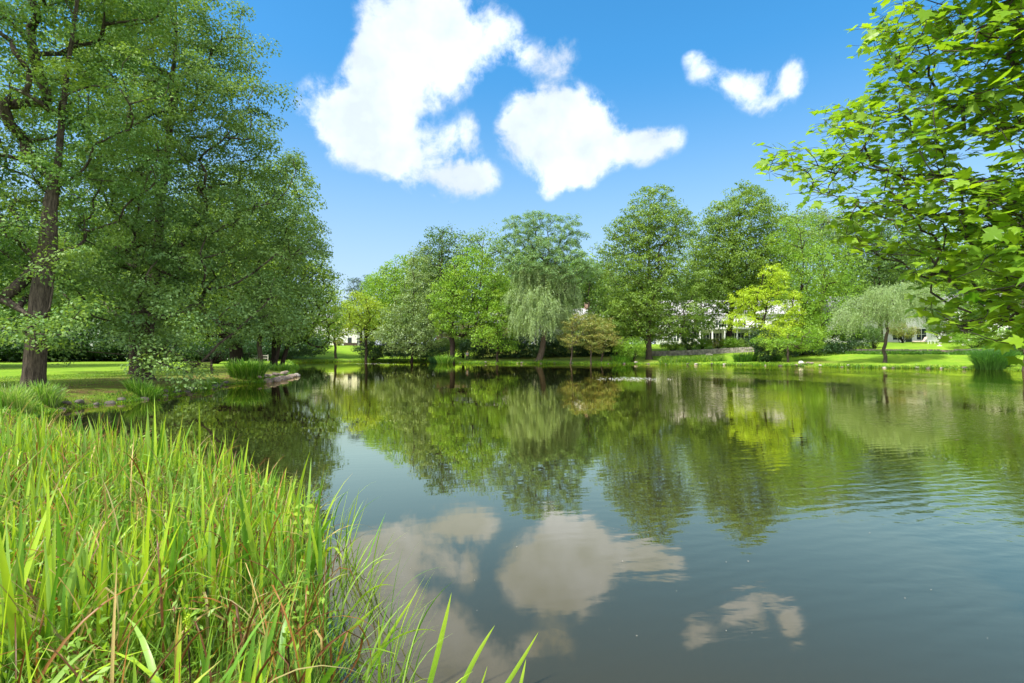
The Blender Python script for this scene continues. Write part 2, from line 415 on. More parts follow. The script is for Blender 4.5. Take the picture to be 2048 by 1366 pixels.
def build_water():
    m = bpy.data.materials.new('pond_water'); m.use_nodes = True; t = m.node_tree
    t.nodes.remove(t.nodes['Principled BSDF']); o = t.nodes['Material Output']
    geo = t.nodes.new('ShaderNodeNewGeometry')
    def noise(scale, det, rough=.5, sx=1., sy=1., dist=0):
        mp = t.nodes.new('ShaderNodeMapping'); mp.inputs['Scale'].default_value = (sx, sy, 1)
        t.links.new(geo.outputs['Position'], mp.inputs[0])
        n = t.nodes.new('ShaderNodeTexNoise'); n.inputs['Scale'].default_value = scale; n.inputs['Detail'].default_value = det
        n.inputs['Roughness'].default_value = rough; n.inputs['Distortion'].default_value = dist
        t.links.new(mp.outputs[0], n.inputs['Vector']); return n.outputs[0]
    sepp = t.nodes.new('ShaderNodeSeparateXYZ'); t.links.new(geo.outputs['Position'], sepp.inputs[0])
    patch = maprange(t, noise(.16, 2, .5, 1, .7), .42, .62, .15, 1.0)
    right = maprange(t, math_n(t, 'SUBTRACT', sepp.outputs[0], math_n(t, 'MULTIPLY', sepp.outputs[1], .25)), -1.0, 4.5, .12, 1.0)
    amp = math_n(t, 'MULTIPLY', patch, right)
    wv = t.nodes.new('ShaderNodeTexWave'); wv.wave_type = 'BANDS'; wv.bands_direction = 'DIAGONAL'
    wv.inputs['Scale'].default_value = 1.9; wv.inputs['Distortion'].default_value = 5.5; wv.inputs['Detail'].default_value = 3; wv.inputs['Detail Scale'].default_value = 1.1
    mpw = t.nodes.new('ShaderNodeMapping'); mpw.inputs['Rotation'].default_value = (0, 0, R(-62)); t.links.new(geo.outputs['Position'], mpw.inputs[0])
    t.links.new(mpw.outputs[0], wv.inputs['Vector'])
    h = math_n(t, 'ADD', math_n(t, 'MULTIPLY', noise(3.6, 3, .55, .55, 1.3, .4), 1.0), math_n(t, 'MULTIPLY', wv.outputs['Fac'], .34))
    h = math_n(t, 'MULTIPLY', h, amp)
    h = math_n(t, 'ADD', h, math_n(t, 'MULTIPLY', noise(.55, 2, .5, .5, 1.2), .45))
    bp = t.nodes.new('ShaderNodeBump'); bp.inputs['Distance'].default_value = 0.0068; bp.inputs['Strength'].default_value = 1
    t.links.new(h, bp.inputs['Height'])
    gl = t.nodes.new('ShaderNodeBsdfGlossy'); gl.inputs['Roughness'].default_value = 0.018
    gl.inputs['Color'].default_value = (0.94, 0.86, 0.60, 1)
    t.links.new(bp.outputs[0], gl.inputs['Normal'])
    df = t.nodes.new('ShaderNodeBsdfDiffuse')
    t.links.new(mixc(t, maprange(t, noise(.12, 3), .35, .65), (0.031, 0.027, 0.015), (0.024, 0.021, 0.011)), df.inputs['Color'])
    fr = t.nodes.new('ShaderNodeFresnel'); fr.inputs['IOR'].default_value = 1.5
    t.links.new(bp.outputs[0], fr.inputs['Normal'])
    fac = math_n(t, 'ADD', maprange(t, fr.outputs[0], 0.05, .36, 0.06, .88), maprange(t, fr.outputs[0], .36, .9, 0, .11))
    mx = t.nodes.new('ShaderNodeMixShader'); t.links.new(fac, mx.inputs[0])
    t.links.new(df.outputs[0], mx.inputs[1]); t.links.new(gl.outputs[0], mx.inputs[2])
    t.links.new(mx.outputs[0], o.inputs['Surface'])
    b = MB(); b.poly([(-60, .2, 0), (75, .2, 0), (75, 118, 0), (-60, 118, 0)], [[0, 1, 2, 3]])
    w = b.build('pond_water', m); w['kind'] = 'structure'
build_water()

# ------------------------------------------------------------------ foliage
def rnd_unit(n, rng):
    v = rng.normal(size=(n, 3)); return v / np.linalg.norm(v, axis=1)[:, None]
def nrm(v): return v / (np.linalg.norm(v, axis=1)[:, None] + 1e-9)

def leaf_quads(pos, nor, tan, length, width, fold=.18):
    """one folded diamond leaf each"""
    n = nrm(nor); t = nrm(tan - n * np.sum(tan * n, 1)[:, None]); b = np.cross(n, t)
    L = length[:, None]; Wd = width[:, None]
    v0 = pos - t * L * .5; v2 = pos + t * L * .5 - n * L * .12
    v1 = pos + b * Wd * .5 + n * Wd * fold - t * L * .05; v3 = pos - b * Wd * .5 + n * Wd * fold - t * L * .05
    V = np.stack([v0, v1, v2, v3], 1).reshape(-1, 3)
    F = np.arange(len(V))
    return V, F

def clump_leaves(cent, crad, per, size, rng, flat=.6, aspect=.62, up=.55, spray=0.0, droop=0.0):
    k = len(cent)
    idx = np.repeat(np.arange(k), per)
    u = rnd_unit(len(idx), rng); rad = rng.uniform(0, 1, len(idx)) ** .42
    # each clump: lumpy, flattened, tilted
    tilt = rng.normal(size=(k, 3)) * .25
    off = u * rad[:, None] * crad[idx][:, None]
    off[:, 2] *= flat
    off[:, 2] += (off * tilt[idx]).sum(1)
    rr_ = np.hypot(off[:, 0], off[:, 1])
    off[:, 2] -= droop * rr_ ** 2 / crad[idx]
    pos = cent[idx] + off
    nor = rng.normal(size=(len(idx), 3)) * .42 + u * .45 + np.array([0, 0, up])
    tan = u * 1.0 + rng.normal(size=(len(idx), 3)) * .8 - np.array([0, 0, .35])
    s = size * rng.uniform(.6, 1.3, len(idx))
    return leaf_quads(pos, nor, tan, s, s * aspect), idx

def skeleton(base, top, trunk_r, cent, rng, lean=(0, 0), nseg=9, wob=.03, rmin=.012, first=.2, asc=.9, flare=1.0, expo=.5, side=6):
    """trunk from base to top, a branch to every clump centre, joined where the tree already is"""
    base = np.asarray(base, float); top = np.asarray(top, float)
    H = np.linalg.norm(top - base)
    N = [base]; par = [-1]
    wv = rng.normal(size=3) * wob * H
    for i in range(1, nseg + 1):
        s = i / nseg
        p = base + (top - base) * s + wv * math.sin(s * 3.1) * .5 + np.array([rng.normal(), rng.normal(), 0]) * wob * H * .25
        N.append(p); par.append(i - 1)
    chains = [list(range(nseg + 1))]
    axis_d = np.hypot(cent[:, 0] - base[0], cent[:, 1] - base[1])
    order = np.argsort(axis_d + .15 * np.abs(cent[:, 2] - base[2]))
    nfirst = max(1, int(first * nseg))
    for c in order:
        q = cent[c]; A = np.array(N)
        dv = q - A; dist = np.linalg.norm(dv, axis=1); hd = np.hypot(dv[:, 0], dv[:, 1])
        cost = dist + asc * np.maximum(0, .45 * hd - dv[:, 2])
        cost[:nfirst] += 1e3
        j = int(np.argmin(cost)); p = A[j]; L = dist[j]
        if L < .15: continue
        m = max(2, min(5, int(L / 1.2) + 2)); ch = [j]
        bow = np.array([rng.normal(), rng.normal(), abs(rng.normal()) * .4 - .5]) * L * .10
        for i in range(1, m + 1):
            s = i / m; w = p + (q - p) * s + bow * math.sin(s * math.pi) + rng.normal(size=3) * L * .02 * (i < m)
            N.append(w); par.append(ch[-1]); ch.append(len(N) - 1)
        chains.append(ch)
    cnt = np.zeros(len(N)); 
    for ch in chains: cnt[ch[-1]] += 1
    for i in range(len(N) - 1, 0, -1): cnt[par[i]] += cnt[i]
    tot = cnt[0]
    b = MB()
    for ci, ch in enumerate(chains):
        pts = [N[i] for i in ch]
        rad = [max(rmin, trunk_r * (cnt[i] / tot) ** expo) for i in ch]
        if ci == 0:
            rad = [r * (1 - .35 * k / nseg) for k, r in enumerate(rad)]
            if flare > 0:
                h = (pts[1] - pts[0])
                ex = [(-.02, 1.75), (.05, 1.42), (.14, 1.16), (.34, 1.03)]
                pts = [pts[0] + h * s for s, _ in ex] + pts[1:]; rad = [rad[0] * (1 + (f - 1) * flare) for _, f in ex] + rad[1:]
            b.tube(pts, rad, 12 if trunk_r > .2 else 8)
        else:
            rad[0] = min(rad[0], rad[1] * 1.35 + .004)
            b.tube(pts, rad, side if rad[1] > .03 else 4)
    return b

def crown_points(blobs, D, rng, spacing, gap=.0, shell=.55, depth=.85, seed=1):
    """blobs: (px, py, rx, ry[, dy[, depth_scale]]) outline ellipses of the photo, given real depth round distance D"""
    P = []
    for bl in blobs:
        px, py, rx, ry = bl[:4]; dy = bl[4] if len(bl) > 4 else 0; ds = bl[5] if len(bl) > 5 else depth
        DD = D + dy; c = W(px, py, DD); gr = 1.13 if D > 70 else 1.0; a = rx / FPX * DD * gr; h = ry / FPX * DD * gr; e = a * ds
        n = int(4.19 * a * h * e / spacing ** 3 * 2.2) + 6
        u = rnd_unit(n, rng); r = rng.uniform(shell ** 3, 1, n) ** (1 / 3.)
        P.append(c + u * r[:, None] * np.array([a, e, h]))
    P = np.vstack(P); rng.shuffle(P)
    if gap > 0:
        P = P[vnoise(P, 1.35 / spacing * .55, seed) > -1 + gap * 1.15]
    keep = np.zeros(len(P), bool); K = np.zeros((0, 3))
    for i, p in enumerate(P):          # thin to the wished spacing
        if len(K) == 0 or np.min(((K - p) ** 2).sum(1)) > spacing ** 2 * .55:
            keep[i] = True; K = np.vstack([K, p])
    return K

def tree(name, label, cat, D, px, blobs, mat, bark='bark', leaf=.28, per=70, spacing=1.5, cr=1.0, trunk_r=.3, top=None, gap=.25, seed=1,
         group=None, lean_px=0, flat=.6, shell=.5, up=.55, depth=.85, branch_frac=.6, asc=.9, first=.25, aspect=.62, droop=.15, flare=1.0, wob=.03):
    rng = np.random.default_rng(seed)
    x = (px - CX) / FPX * D; z = gz(x, D) - .03
    base = np.array([x, D, z])
    C = crown_points(blobs, D, rng, spacing, gap, shell, depth, seed)
    C = C[C[:, 2] > z + .5]
    cradii = cr * spacing * rng.uniform(.65, 1.15, len(C))
    t = empty(name, base); tag(t, label, cat, group)
    if top is None:
        zt = np.percentile(C[:, 2], 93)
    else: zt = W(px, top, D)[2]
    tp = np.array([x + lean_px / FPX * D, D, zt])
    nb = max(8, int(len(C) * branch_frac))
    sel = rng.permutation(len(C))[:nb]
    b = skeleton(base - base, tp - base, trunk_r, C[sel] - base, rng, asc=asc, first=first, flare=flare, rmin=.010 + .0002 * D, wob=wob)
    b.build('trunk', M[bark], t, smooth=True)
    (V, F), idx = clump_leaves(C - base, cradii, per, leaf, rng, flat=flat, aspect=aspect, up=up, droop=droop)
    cv = rng.uniform(0, 1, len(C))
    var = np.clip(.62 * cv[idx] + .38 * rng.uniform(0, 1, len(idx)), 0, 1)
    np_mesh('crown', V, F, 4, M[mat], False, {'var': ('FACE', var)}, t)
    return t

def copy_tree(src, loc, rz, sc, label=None, group=None):
    r = src.copy(); COL.objects.link(r); r.location = loc; r.rotation_euler.z = rz; r.scale = sc if isinstance(sc, tuple) else (sc,) * 3
    if label: r['label'] = label
    if group: r['group'] = group
    for ch in list(src.children):
        c = ch.copy(); COL.objects.link(c); c.parent = r
        for g in list(ch.children):
            d = g.copy(); COL.objects.link(d); d.parent = c
    return r

def strands(starts, lens, rng, step=.22, leaf=.2, asp=.2, sway=.25, outdir=None, curl=.6):
    """hanging willow shoots: leaves strung along each"""
    P = []; T = []
    for s, L, o in zip(starts, lens, outdir):
        n = max(3, int(L / step)); k = np.arange(n) / n
        ph = rng.uniform(0, 6.28)
        q = s + np.c_[o[0] * curl * (1 - np.exp(-2.2 * k)) + .06 * np.sin(k * 7 + ph), o[1] * curl * (1 - np.exp(-2.2 * k)) + .06 * np.cos(k * 6 + ph),
                      -L * k ** 1.25 + .18 * np.sin(k * 3.1)]
        P.append(q); T.append(np.tile([o[0] * .25, o[1] * .25, -1.0], (n, 1)))
    P = np.vstack(P); T = np.vstack(T); n = len(P)
    reps = 3
    P = np.repeat(P, reps, 0) + rng.normal(size=(n * reps, 3)) * .07; T = np.repeat(T, reps, 0) + rng.normal(size=(n * reps, 3)) * .38
    nor = rng.normal(size=(n * reps, 3)) + np.array([0, -.3, .3])
    s = leaf * rng.uniform(.6, 1.35, n * reps)
    return leaf_quads(P, nor, T, s, s * asp)

def willow(name, label, D, px, top_blobs, hang_blobs, seed, trunk_r, mat, topmat_leaf=None, top=500, lean_px=0, spacing=1.3, hang=(1.5, 4.5), per=26, group=None, leaf=.26, bark='bark', asp=.24, up_per=60, reach=1.0, topgap=.35):
    rng = np.random.default_rng(seed)
    x = (px - CX) / FPX * D; z = gz(x, D) - .03; base = np.array([x, D, z])
    t = empty(name, base); tag(t, label, 'tree', group)
    C1 = crown_points(top_blobs, D, rng, spacing * 1.15, topgap, .3, .8, seed) if top_blobs else np.zeros((0, 3))
    C2 = crown_points(hang_blobs, D, rng, spacing, topgap, .5, .85, seed + 1)
    C = np.vstack([C1, C2])
    tp = np.array([x + lean_px / FPX * D, D, W(px, top, D)[2]])
    b = skeleton(base - base, tp - base, trunk_r, C - base, rng, first=.35, wob=.05, rmin=.02, asc=.5)
    b.build('trunk', M[bark], t, smooth=True)
    Vs = []; Fs = []; off = 0
    if len(C1):
        (V, F), idx = clump_leaves(C1 - base, spacing * rng.uniform(.5, .9, len(C1)), up_per, leaf * .8, rng, flat=.6, aspect=.4, droop=.4)
        np_mesh('crown', V, F, 4, M[topmat_leaf or mat], False, {'var': ('FACE', rng.uniform(0, 1, len(F) // 4))}, t)
    idx = np.repeat(np.arange(len(C2)), per)
    st = C2[idx] - base + rng.normal(size=(len(idx), 3)) * spacing * .35
    ctr = (C2.mean(0) - base)[:2]
    o = st[:, :2] - ctr; o = o / (np.linalg.norm(o, axis=1)[:, None] + .5) * reach + rng.normal(size=(len(idx), 2)) * .25
    L = rng.uniform(hang[0], hang[1], len(idx))
    zz = st[:, 2]; gh = -z + ground_z(np.c_[st[:, 0] + base[0], st[:, 1] + base[1]])
    L = np.minimum(L, np.maximum(.4, zz - np.maximum(gh, -z) - .9))
    V, F = strands(st, L, rng, outdir=o, leaf=leaf, asp=asp)
    np_mesh('hanging_foliage', V, F, 4, M[mat], False, {'var': ('FACE', rng.uniform(0, 1, len(F) // 4))}, t)
    return t

def shrub(name, label, cat, D, blobs, mat, leaf=.16, per=70, spacing=.7, seed=1, group=None, cr=1.1, gap=.05, flat=.8, px=None, bark='bark_dark', stem_r=.05, nst=5, up=.5):
    rng = np.random.default_rng(seed)
    px = px if px is not None else blobs[0][0]
    x = (px - CX) / FPX * D; z = gz(x, D) - .02; base = np.array([x, D, z])
    C = crown_points(blobs, D, rng, spacing, gap, .55, .8, seed)
    gzz = ground_z(C[:, :2]); C = C[C[:, 2] > gzz + .12]
    t = empty(name, base); tag(t, label, cat, group)
    b = MB(); far = C[rng.permutation(len(C))[:max(nst * 3, 6)]] - base
    for q in far:
        s = np.array([rng.normal() * .12, rng.normal() * .12, 0]); mdl = (s + q) * .5 + np.array([0, 0, .1 * np.linalg.norm(q)])
        b.tube([s - np.array([0, 0, .05]), s + (mdl - s) * .5, mdl, q], [stem_r, stem_r * .8, stem_r * .55, stem_r * .2], 5)
    b.build('stem', M[bark], t, smooth=True)
    (V, F), idx = clump_leaves(C - base, cr * spacing * rng.uniform(.6, 1.0, len(C)), per, leaf, rng, flat=flat, up=up)
    cv = rng.uniform(0, 1, len(C)); var = .4 * cv[idx] + .6 * rng.uniform(0, 1, len(idx))
    np_mesh('foliage', V, F, 4, M[mat], False, {'var': ('FACE', var)}, t)
    return t

# ================================================================== TREES OF THE LEFT BANK
FAST_TREES = True
tree('oak_tree', 'tall oak with thick furrowed trunk, the tree nearest the camera on the left lawn', 'tree', 21.0, 66,
     [(20,120,210,150,0),(130,20,190,140,1),(60,-120,300,120,0),(-60,330,170,170,0),(190,300,130,120,1),(-40,560,150,110,1),(60,640,120,42,-2),(215,170,120,110,0),
      (-250,250,200,300,0),(190,470,70,70,2),(110,520,60,50,-1),(40,450,60,50,-1),(90,310,50,40,-1)],
     'oak', 'bark', leaf=.135, per=230, spacing=1.22, cr=.84, trunk_r=.37, top=-60, lean_px=95, gap=.38, seed=11, shell=.15, flat=.5, depth=.8, up=.7, droop=.25, first=.42, asc=.8, branch_frac=.8, wob=.010)
tree('oak_tree', 'wide spreading oak on the left lawn whose low limbs droop over the pond edge', 'tree', 28.6, 286,
     [(330,120,150,150,1),(400,250,150,130,0),(470,330,120,100,1),(300,330,130,120,-2),(350,20,110,90,0),(430,70,90,90,2),(480,200,80,90,1),(560,380,66,80,0),
      (500,470,130,90,-1),(360,470,150,90,-2),(250,560,110,70,-2),(420,580,140,80,-3),(560,500,90,80,2),(310,660,110,46,-4),(360,640,70,70,-5),(345,735,46,36,-6.5),(372,742,46,34,-4.5),(325,700,60,30,-5),(405,705,50,34,-4),(110,690,60,14,-5),(480,640,110,50,-1),(260,640,60,40,-1),
      (150,560,80,90,2),(560,590,80,60,2)],
     'oak2', 'bark', leaf=.155, per=240, spacing=1.32, cr=.86, trunk_r=.40, top=-20, lean_px=70, gap=.30, seed=12, shell=.2, flat=.5, depth=.75, up=.7, droop=.25, first=.3, asc=.75, branch_frac=.6)
tree('oak_tree', 'slimmer oak set just behind the spreading oak, only its trunk foot and inner crown showing', 'tree', 36.0, 268,
     [(220,420,130,160,0),(200,200,150,160,1),(260,560,110,70,0),(130,600,110,50,1)],
     'oak', 'bark_dark', leaf=.24, per=70, spacing=1.5, cr=.9, trunk_r=.26, top=80, gap=.30, seed=13, shell=.3, flat=.5)
tree('oak_tree', 'dense oak with a broad black trunk behind the iris clump on the left point', 'tree', 52.0, 474,
     [(560,430,80,120,0),(520,560,120,90,0),(430,640,110,45,-2),(560,640,80,46,-2),(600,520,66,90,1),(470,450,120,120,2),(625,560,48,60,0),(625,480,34,30,0)],
     'mid', 'bark_dark', leaf=.24, per=100, spacing=1.5, cr=.95, trunk_r=.62, top=340, gap=.2, seed=14, shell=.3, flat=.55)
WT = 'waterside trees leaning on the left point'
tree('waterside_tree', 'upright dark trunked tree on the left point, left of the leaning ones', 'tree', 50.0, 521,
     [(540,580,70,50,0),(520,630,60,34,-1),(560,530,60,50,1)], 'oak2', 'bark', leaf=.22, per=80, spacing=1.3, trunk_r=.24, top=520, lean_px=6, gap=.2, seed=15, group=WT, shell=.3)
tree('waterside_tree', 'thick black trunked tree in the middle of the left point with a glossy crown', 'tree', 51.0, 541,
     [(585,600,60,46,0),(600,550,60,50,0)], 'mid', 'bark_dark', leaf=.22, per=80, spacing=1.3, trunk_r=.22, top=540, lean_px=14, gap=.2, seed=16, group=WT, shell=.3)
tree('waterside_tree', 'leaning tree at the tip of the left point, its feathery limbs trailing to the water', 'tree', 52.0, 562,
     [(640,590,42,52,0),(660,640,32,36,0),(650,680,20,30,0),(625,650,38,40,-1),(610,680,30,18,0),(655,600,30,40,1)], 'bright', 'bark_dark', leaf=.22, per=60, spacing=1.05, cr=.9, trunk_r=.22, top=560, lean_px=50, gap=.35, seed=17, group=WT, shell=.2, aspect=.35, up=.3, droop=.4)
tree('waterside_tree', 'short dark trunk beside the leaning tree at the waterline of the left point', 'tree', 50.5, 551,
     [(575,640,50,34,0),(590,665,30,18,0)], 'deep', 'bark_dark', leaf=.2, per=60, spacing=1.1, trunk_r=.2, top=610, lean_px=8, gap=.2, seed=18, group=WT, shell=.3)

# dark wood behind the left lawn
WD = 'dark wood behind the left lawn'
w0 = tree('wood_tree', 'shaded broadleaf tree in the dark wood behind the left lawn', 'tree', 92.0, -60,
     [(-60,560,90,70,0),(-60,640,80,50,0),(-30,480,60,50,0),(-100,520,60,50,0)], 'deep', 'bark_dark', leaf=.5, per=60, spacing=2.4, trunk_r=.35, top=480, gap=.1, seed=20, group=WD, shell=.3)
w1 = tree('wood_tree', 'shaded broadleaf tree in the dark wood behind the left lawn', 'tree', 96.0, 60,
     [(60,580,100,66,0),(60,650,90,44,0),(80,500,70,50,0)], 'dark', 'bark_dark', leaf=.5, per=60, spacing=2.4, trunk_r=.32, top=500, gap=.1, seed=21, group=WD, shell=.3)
rg = random.Random(3)
for i, px in enumerate([-340, -250, -150, 10, 120, 185, 245, 310, 375, 430, 520]):
    D = 86 + rg.uniform(0, 22); x = (px - CX) / FPX * D
    copy_tree((w0, w1)[i % 2], (x, D, gz(x, D)), rg.uniform(0, 6.28), rg.uniform(.85, 1.15))
for i in range(6):        # the wood goes on outside the frame, where a step to the left would show it
    x = -50 - 9 * i; D = 42 + 8 * rg.uniform(-1, 1) - 5 * i
    copy_tree((w1, w0)[i % 2], (x - 10, D, gz(x, D)), rg.uniform(0, 6.28), rg.uniform(.9, 1.2))
UB = 'shaded undergrowth along the left lawn'
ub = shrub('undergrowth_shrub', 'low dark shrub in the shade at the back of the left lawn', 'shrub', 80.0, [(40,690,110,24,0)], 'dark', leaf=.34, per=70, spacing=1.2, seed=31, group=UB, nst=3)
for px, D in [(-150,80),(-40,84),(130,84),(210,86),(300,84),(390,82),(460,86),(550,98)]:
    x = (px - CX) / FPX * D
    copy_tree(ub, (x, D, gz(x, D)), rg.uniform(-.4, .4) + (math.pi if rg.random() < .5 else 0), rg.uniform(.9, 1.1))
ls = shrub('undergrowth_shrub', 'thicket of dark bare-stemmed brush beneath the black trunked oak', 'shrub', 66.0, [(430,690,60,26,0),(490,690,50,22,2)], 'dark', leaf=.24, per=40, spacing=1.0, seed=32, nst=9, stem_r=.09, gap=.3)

# ================================================================== TREES OF THE FAR BANK, left to right
tree('broadleaf_tree', 'light green tree standing over the white house at the left end of the far bank', 'tree', 104.0, 672,
     [(665,640,34,44,0),(690,635,28,30,0),(660,600,26,30,0),(705,655,14,18,-1)], 'lime', leaf=.34, per=60, spacing=1.5, trunk_r=.25, top=610, gap=.25, seed=41, shell=.3)
tree('pine_tree', 'dark blue-green pine poking up behind the light green tree', 'tree', 135.0, 722,
     [(722,582,24,26,0),(716,620,30,30,0),(735,565,16,14,0)], 'pine', 'bark_dark', leaf=.5, per=70, spacing=1.6, trunk_r=.3, top=560, gap=.3, seed=42, aspect=.25, flat=.35, shell=.2)
tree('broadleaf_tree', 'bright yellow-green tree with dark inner limbs right of the white house', 'tree', 98.0, 733,
     [(728,620,40,34,0),(738,655,28,34,1),(700,640,16,22,-2),(756,640,30,36,0)], 'lime', 'bark_dark', leaf=.32, per=60, spacing=1.5, trunk_r=.28, top=600, gap=.3, seed=43, shell=.35)
tree('broadleaf_tree', 'fresh green tree with a pointed top, right of the pine', 'tree', 112.0, 792,
     [(795,548,26,36,0),(775,590,44,50,0),(810,600,34,56,0),(792,640,46,36,0),(748,568,18,22,3)], 'bright', leaf=.38, per=60, spacing=1.8, trunk_r=.3, top=525, gap=.2, seed=44)
tree('broadleaf_tree', 'grey-green tree with drooping skirts reaching down to the far bank', 'tree', 93.0, 822,
     [(840,535,24,42,3),(842,590,34,50,2),(820,640,50,44,0),(850,660,44,34,-2),(800,672,46,24,-1),(865,620,34,40,0),(835,685,34,16,-2)], 'grey', 'bark_dark', leaf=.32, per=75, spacing=1.45, trunk_r=.25, top=500, gap=.15, seed=45, flat=.4, droop=.35)
tree('broadleaf_tree', 'tall darker tree rising highest behind the grey-green one', 'tree', 116.0, 884,
     [(888,480,34,26,0),(865,500,24,24,0),(885,530,40,46,0),(920,500,26,28,0)], 'deep', leaf=.42, per=55, spacing=1.9, trunk_r=.34, top=465, gap=.45, seed=46, shell=.35)
tree('maple_tree', 'round bright green maple with a black trunk beside the standing person', 'tree', 87.5, 904,
     [(930,560,44,44,0),(905,600,42,44,-1),(960,590,50,50,0),(925,640,56,30,0),(975,635,38,34,0),(950,525,30,30,1),(1000,610,24,36,0)], 'bright', 'bark_dark', leaf=.30, per=70, spacing=1.4, trunk_r=.46, top=530, lean_px=6, gap=.22, seed=47, flat=.5, first=.35)
tree('broadleaf_tree', 'yellowish green tree with upright sprays behind the round maple', 'tree', 104.0, 965,
     [(975,500,40,36,0),(940,505,24,30,0),(985,545,40,40,0),(1010,560,30,40,1)], 'mid', leaf=.38, per=60, spacing=1.7, trunk_r=.3, top=470, gap=.35, seed=48, flat=.8)
tree('broadleaf_tree', 'low leafy tree tucked between the maple and the big willow', 'tree', 84.5, 995,
     [(1000,640,34,34,0),(975,670,28,24,-1),(1015,675,26,26,0),(1015,610,18,22,1)], 'bright', 'bark_dark', leaf=.26, per=70, spacing=1.2, trunk_r=.18, top=620, gap=.2, seed=49)
willow('willow_tree', 'big old weeping willow with bare arching limbs and a pale hanging skirt', 84.5, 1077,
     [(1045,455,36,26,0),(1075,440,26,18,0),(1130,450,30,22,0),(1055,490,40,26,0),(1150,480,24,18,1),(1160,470,20,14,0),(1095,500,50,34,0),(1000,500,26,20,0),(1120,530,60,34,0),(1060,530,50,28,0),(1170,540,30,22,0),(1025,475,20,16,0)],
     [(1062,545,30,16,0),(1105,552,34,18,0),(1040,590,18,18,-1),(1132,585,20,16,0),(1072,592,26,16,-2),(1046,632,20,14,-2),(1118,625,22,14,0),(1090,612,24,14,-3),(1078,640,22,12,-3),(1030,612,10,12,0)], 51, .50, 'willow', 'willow_top', top=470, lean_px=16, spacing=1.1, hang=(.8, 3.6), per=17, leaf=.30, topgap=.12, up_per=150, reach=1.5)
SM = 'small rusty-leaved trees at the waterline'
for i, (px, bl, ls_) in enumerate([(1140, [(1150,655,24,20,0),(1135,675,22,18,0),(1165,640,20,14,0)], 'rust-tinged small tree with a single crooked stem, right of the big willow'),
                                  (1182, [(1175,640,22,14,1),(1195,660,30,20,0),(1180,680,26,16,0)], 'rust-tinged small tree in the middle of its group, stems arching apart'),
                                  (1202, [(1215,655,24,18,0),(1215,680,24,20,-1),(1195,690,20,14,0)], 'rust-tinged small tree nearest the dark arching bush')]):
    tree('ornamental_tree', ls_, 'tree', 82.0 + i * .7, px, bl, 'rusty', 'bark', leaf=.17, per=80, spacing=.85, trunk_r=.13, top=660, gap=.35, seed=60 + i, group=SM, flat=.4, lean_px=(6, -4, 8)[i], shell=.3)
BT = 'trees filling the gap behind the far bank'
tree('broadleaf_tree', 'deep green tree behind the big willow, right of its outstretched limb', 'tree', 112.0, 1175,
     [(1180,580,44,50,0),(1170,640,46,40,0),(1215,600,34,46,1)], 'deep', leaf=.4, per=60, spacing=1.8, trunk_r=.3, top=540, gap=.15, seed=66, group=BT)
tree('broadleaf_tree', 'bushy mid green tree between the rusty small trees and the tall oak', 'tree', 96.0, 1235,
     [(1235,600,40,44,0),(1225,650,40,40,0),(1250,640,40,40,0)], 'mid', leaf=.34, per=60, spacing=1.6, trunk_r=.28, top=570, gap=.2, seed=67, group=BT)
tree('oak_tree', 'tallest oak of the far bank with a domed top and a straight brown trunk', 'tree', 86.5, 1298,
     [(1305,405,40,30,0),(1310,440,66,36,0),(1270,470,50,34,0),(1345,460,42,40,0),(1300,490,66,30,0),(1225,500,30,22,0),(1240,460,24,18,0),
      (1290,545,80,34,0),(1340,560,66,44,0),(1250,570,50,44,0),(1300,600,90,40,0),(1340,625,66,34,-1),(1250,630,50,34,-1),(1300,655,56,22,0),(1365,520,24,30,0),(1385,650,30,20,2),(1225,640,40,40,1),(1330,660,40,16,2)],
     'mid', 'bark', leaf=.30, per=75, spacing=1.45, trunk_r=.48, top=400, gap=.42, seed=70, flat=.42, shell=.25, first=.2, droop=.3, cr=.92)
tree('broadleaf_tree', 'mid green tree closing the gap between the grey-green tree and the maple', 'tree', 120.0, 850,
     [(850,560,50,46,0),(820,600,44,50,0),(860,620,50,44,0),(900,560,40,44,1)], 'mid', leaf=.42, per=60, spacing=2.0, trunk_r=.3, top=540, gap=.1, seed=79, group=BT)
tree('broadleaf_tree', 'full green tree standing behind the big willow crown', 'tree', 116.0, 1060,
     [(1050,560,50,44,0),(1100,580,50,44,0),(1010,580,40,46,0),(1075,620,50,40,0),(1150,570,40,40,1)], 'bright', leaf=.42, per=60, spacing=2.0, trunk_r=.3, top=540, gap=.1, seed=85, group=BT)
tree('broadleaf_tree', 'mid green tree filling the notch between the domed oak and the round-topped tree', 'tree', 122.0, 1395,
     [(1395,540,40,44,0),(1390,590,46,44,0),(1380,500,24,24,0)], 'mid', leaf=.42, per=60, spacing=2.0, trunk_r=.3, top=510, gap=.1, seed=86, group=BT)
tree('broadleaf_tree', 'dark tree behind the domed oak on its left shoulder', 'tree', 118.0, 1215,
     [(1215,530,34,30,0),(1200,570,34,40,0)], 'deep', leaf=.42, per=50, spacing=1.9, trunk_r=.3, top=510, gap=.3, seed=71, group=BT)
tree('broadleaf_tree', 'huge round-topped tree in front of the white house, right of the domed oak', 'tree', 94.0, 1462,
     [(1495,400,44,30,0),(1480,440,66,40,0),(1440,480,50,44,0),(1530,460,50,50,0),(1480,520,86,46,0),(1430,560,56,44,0),(1545,540,46,56,0),(1500,590,60,34,0),(1415,530,30,60,0),(1425,605,40,22,0),(1560,500,34,50,1),(1420,640,40,16,-1),(1395,600,24,30,2)],
     'mid', 'bark_dark', leaf=.34, per=80, spacing=1.6, trunk_r=.5, top=400, lean_px=10, gap=.27, seed=72, shell=.3, flat=.5)
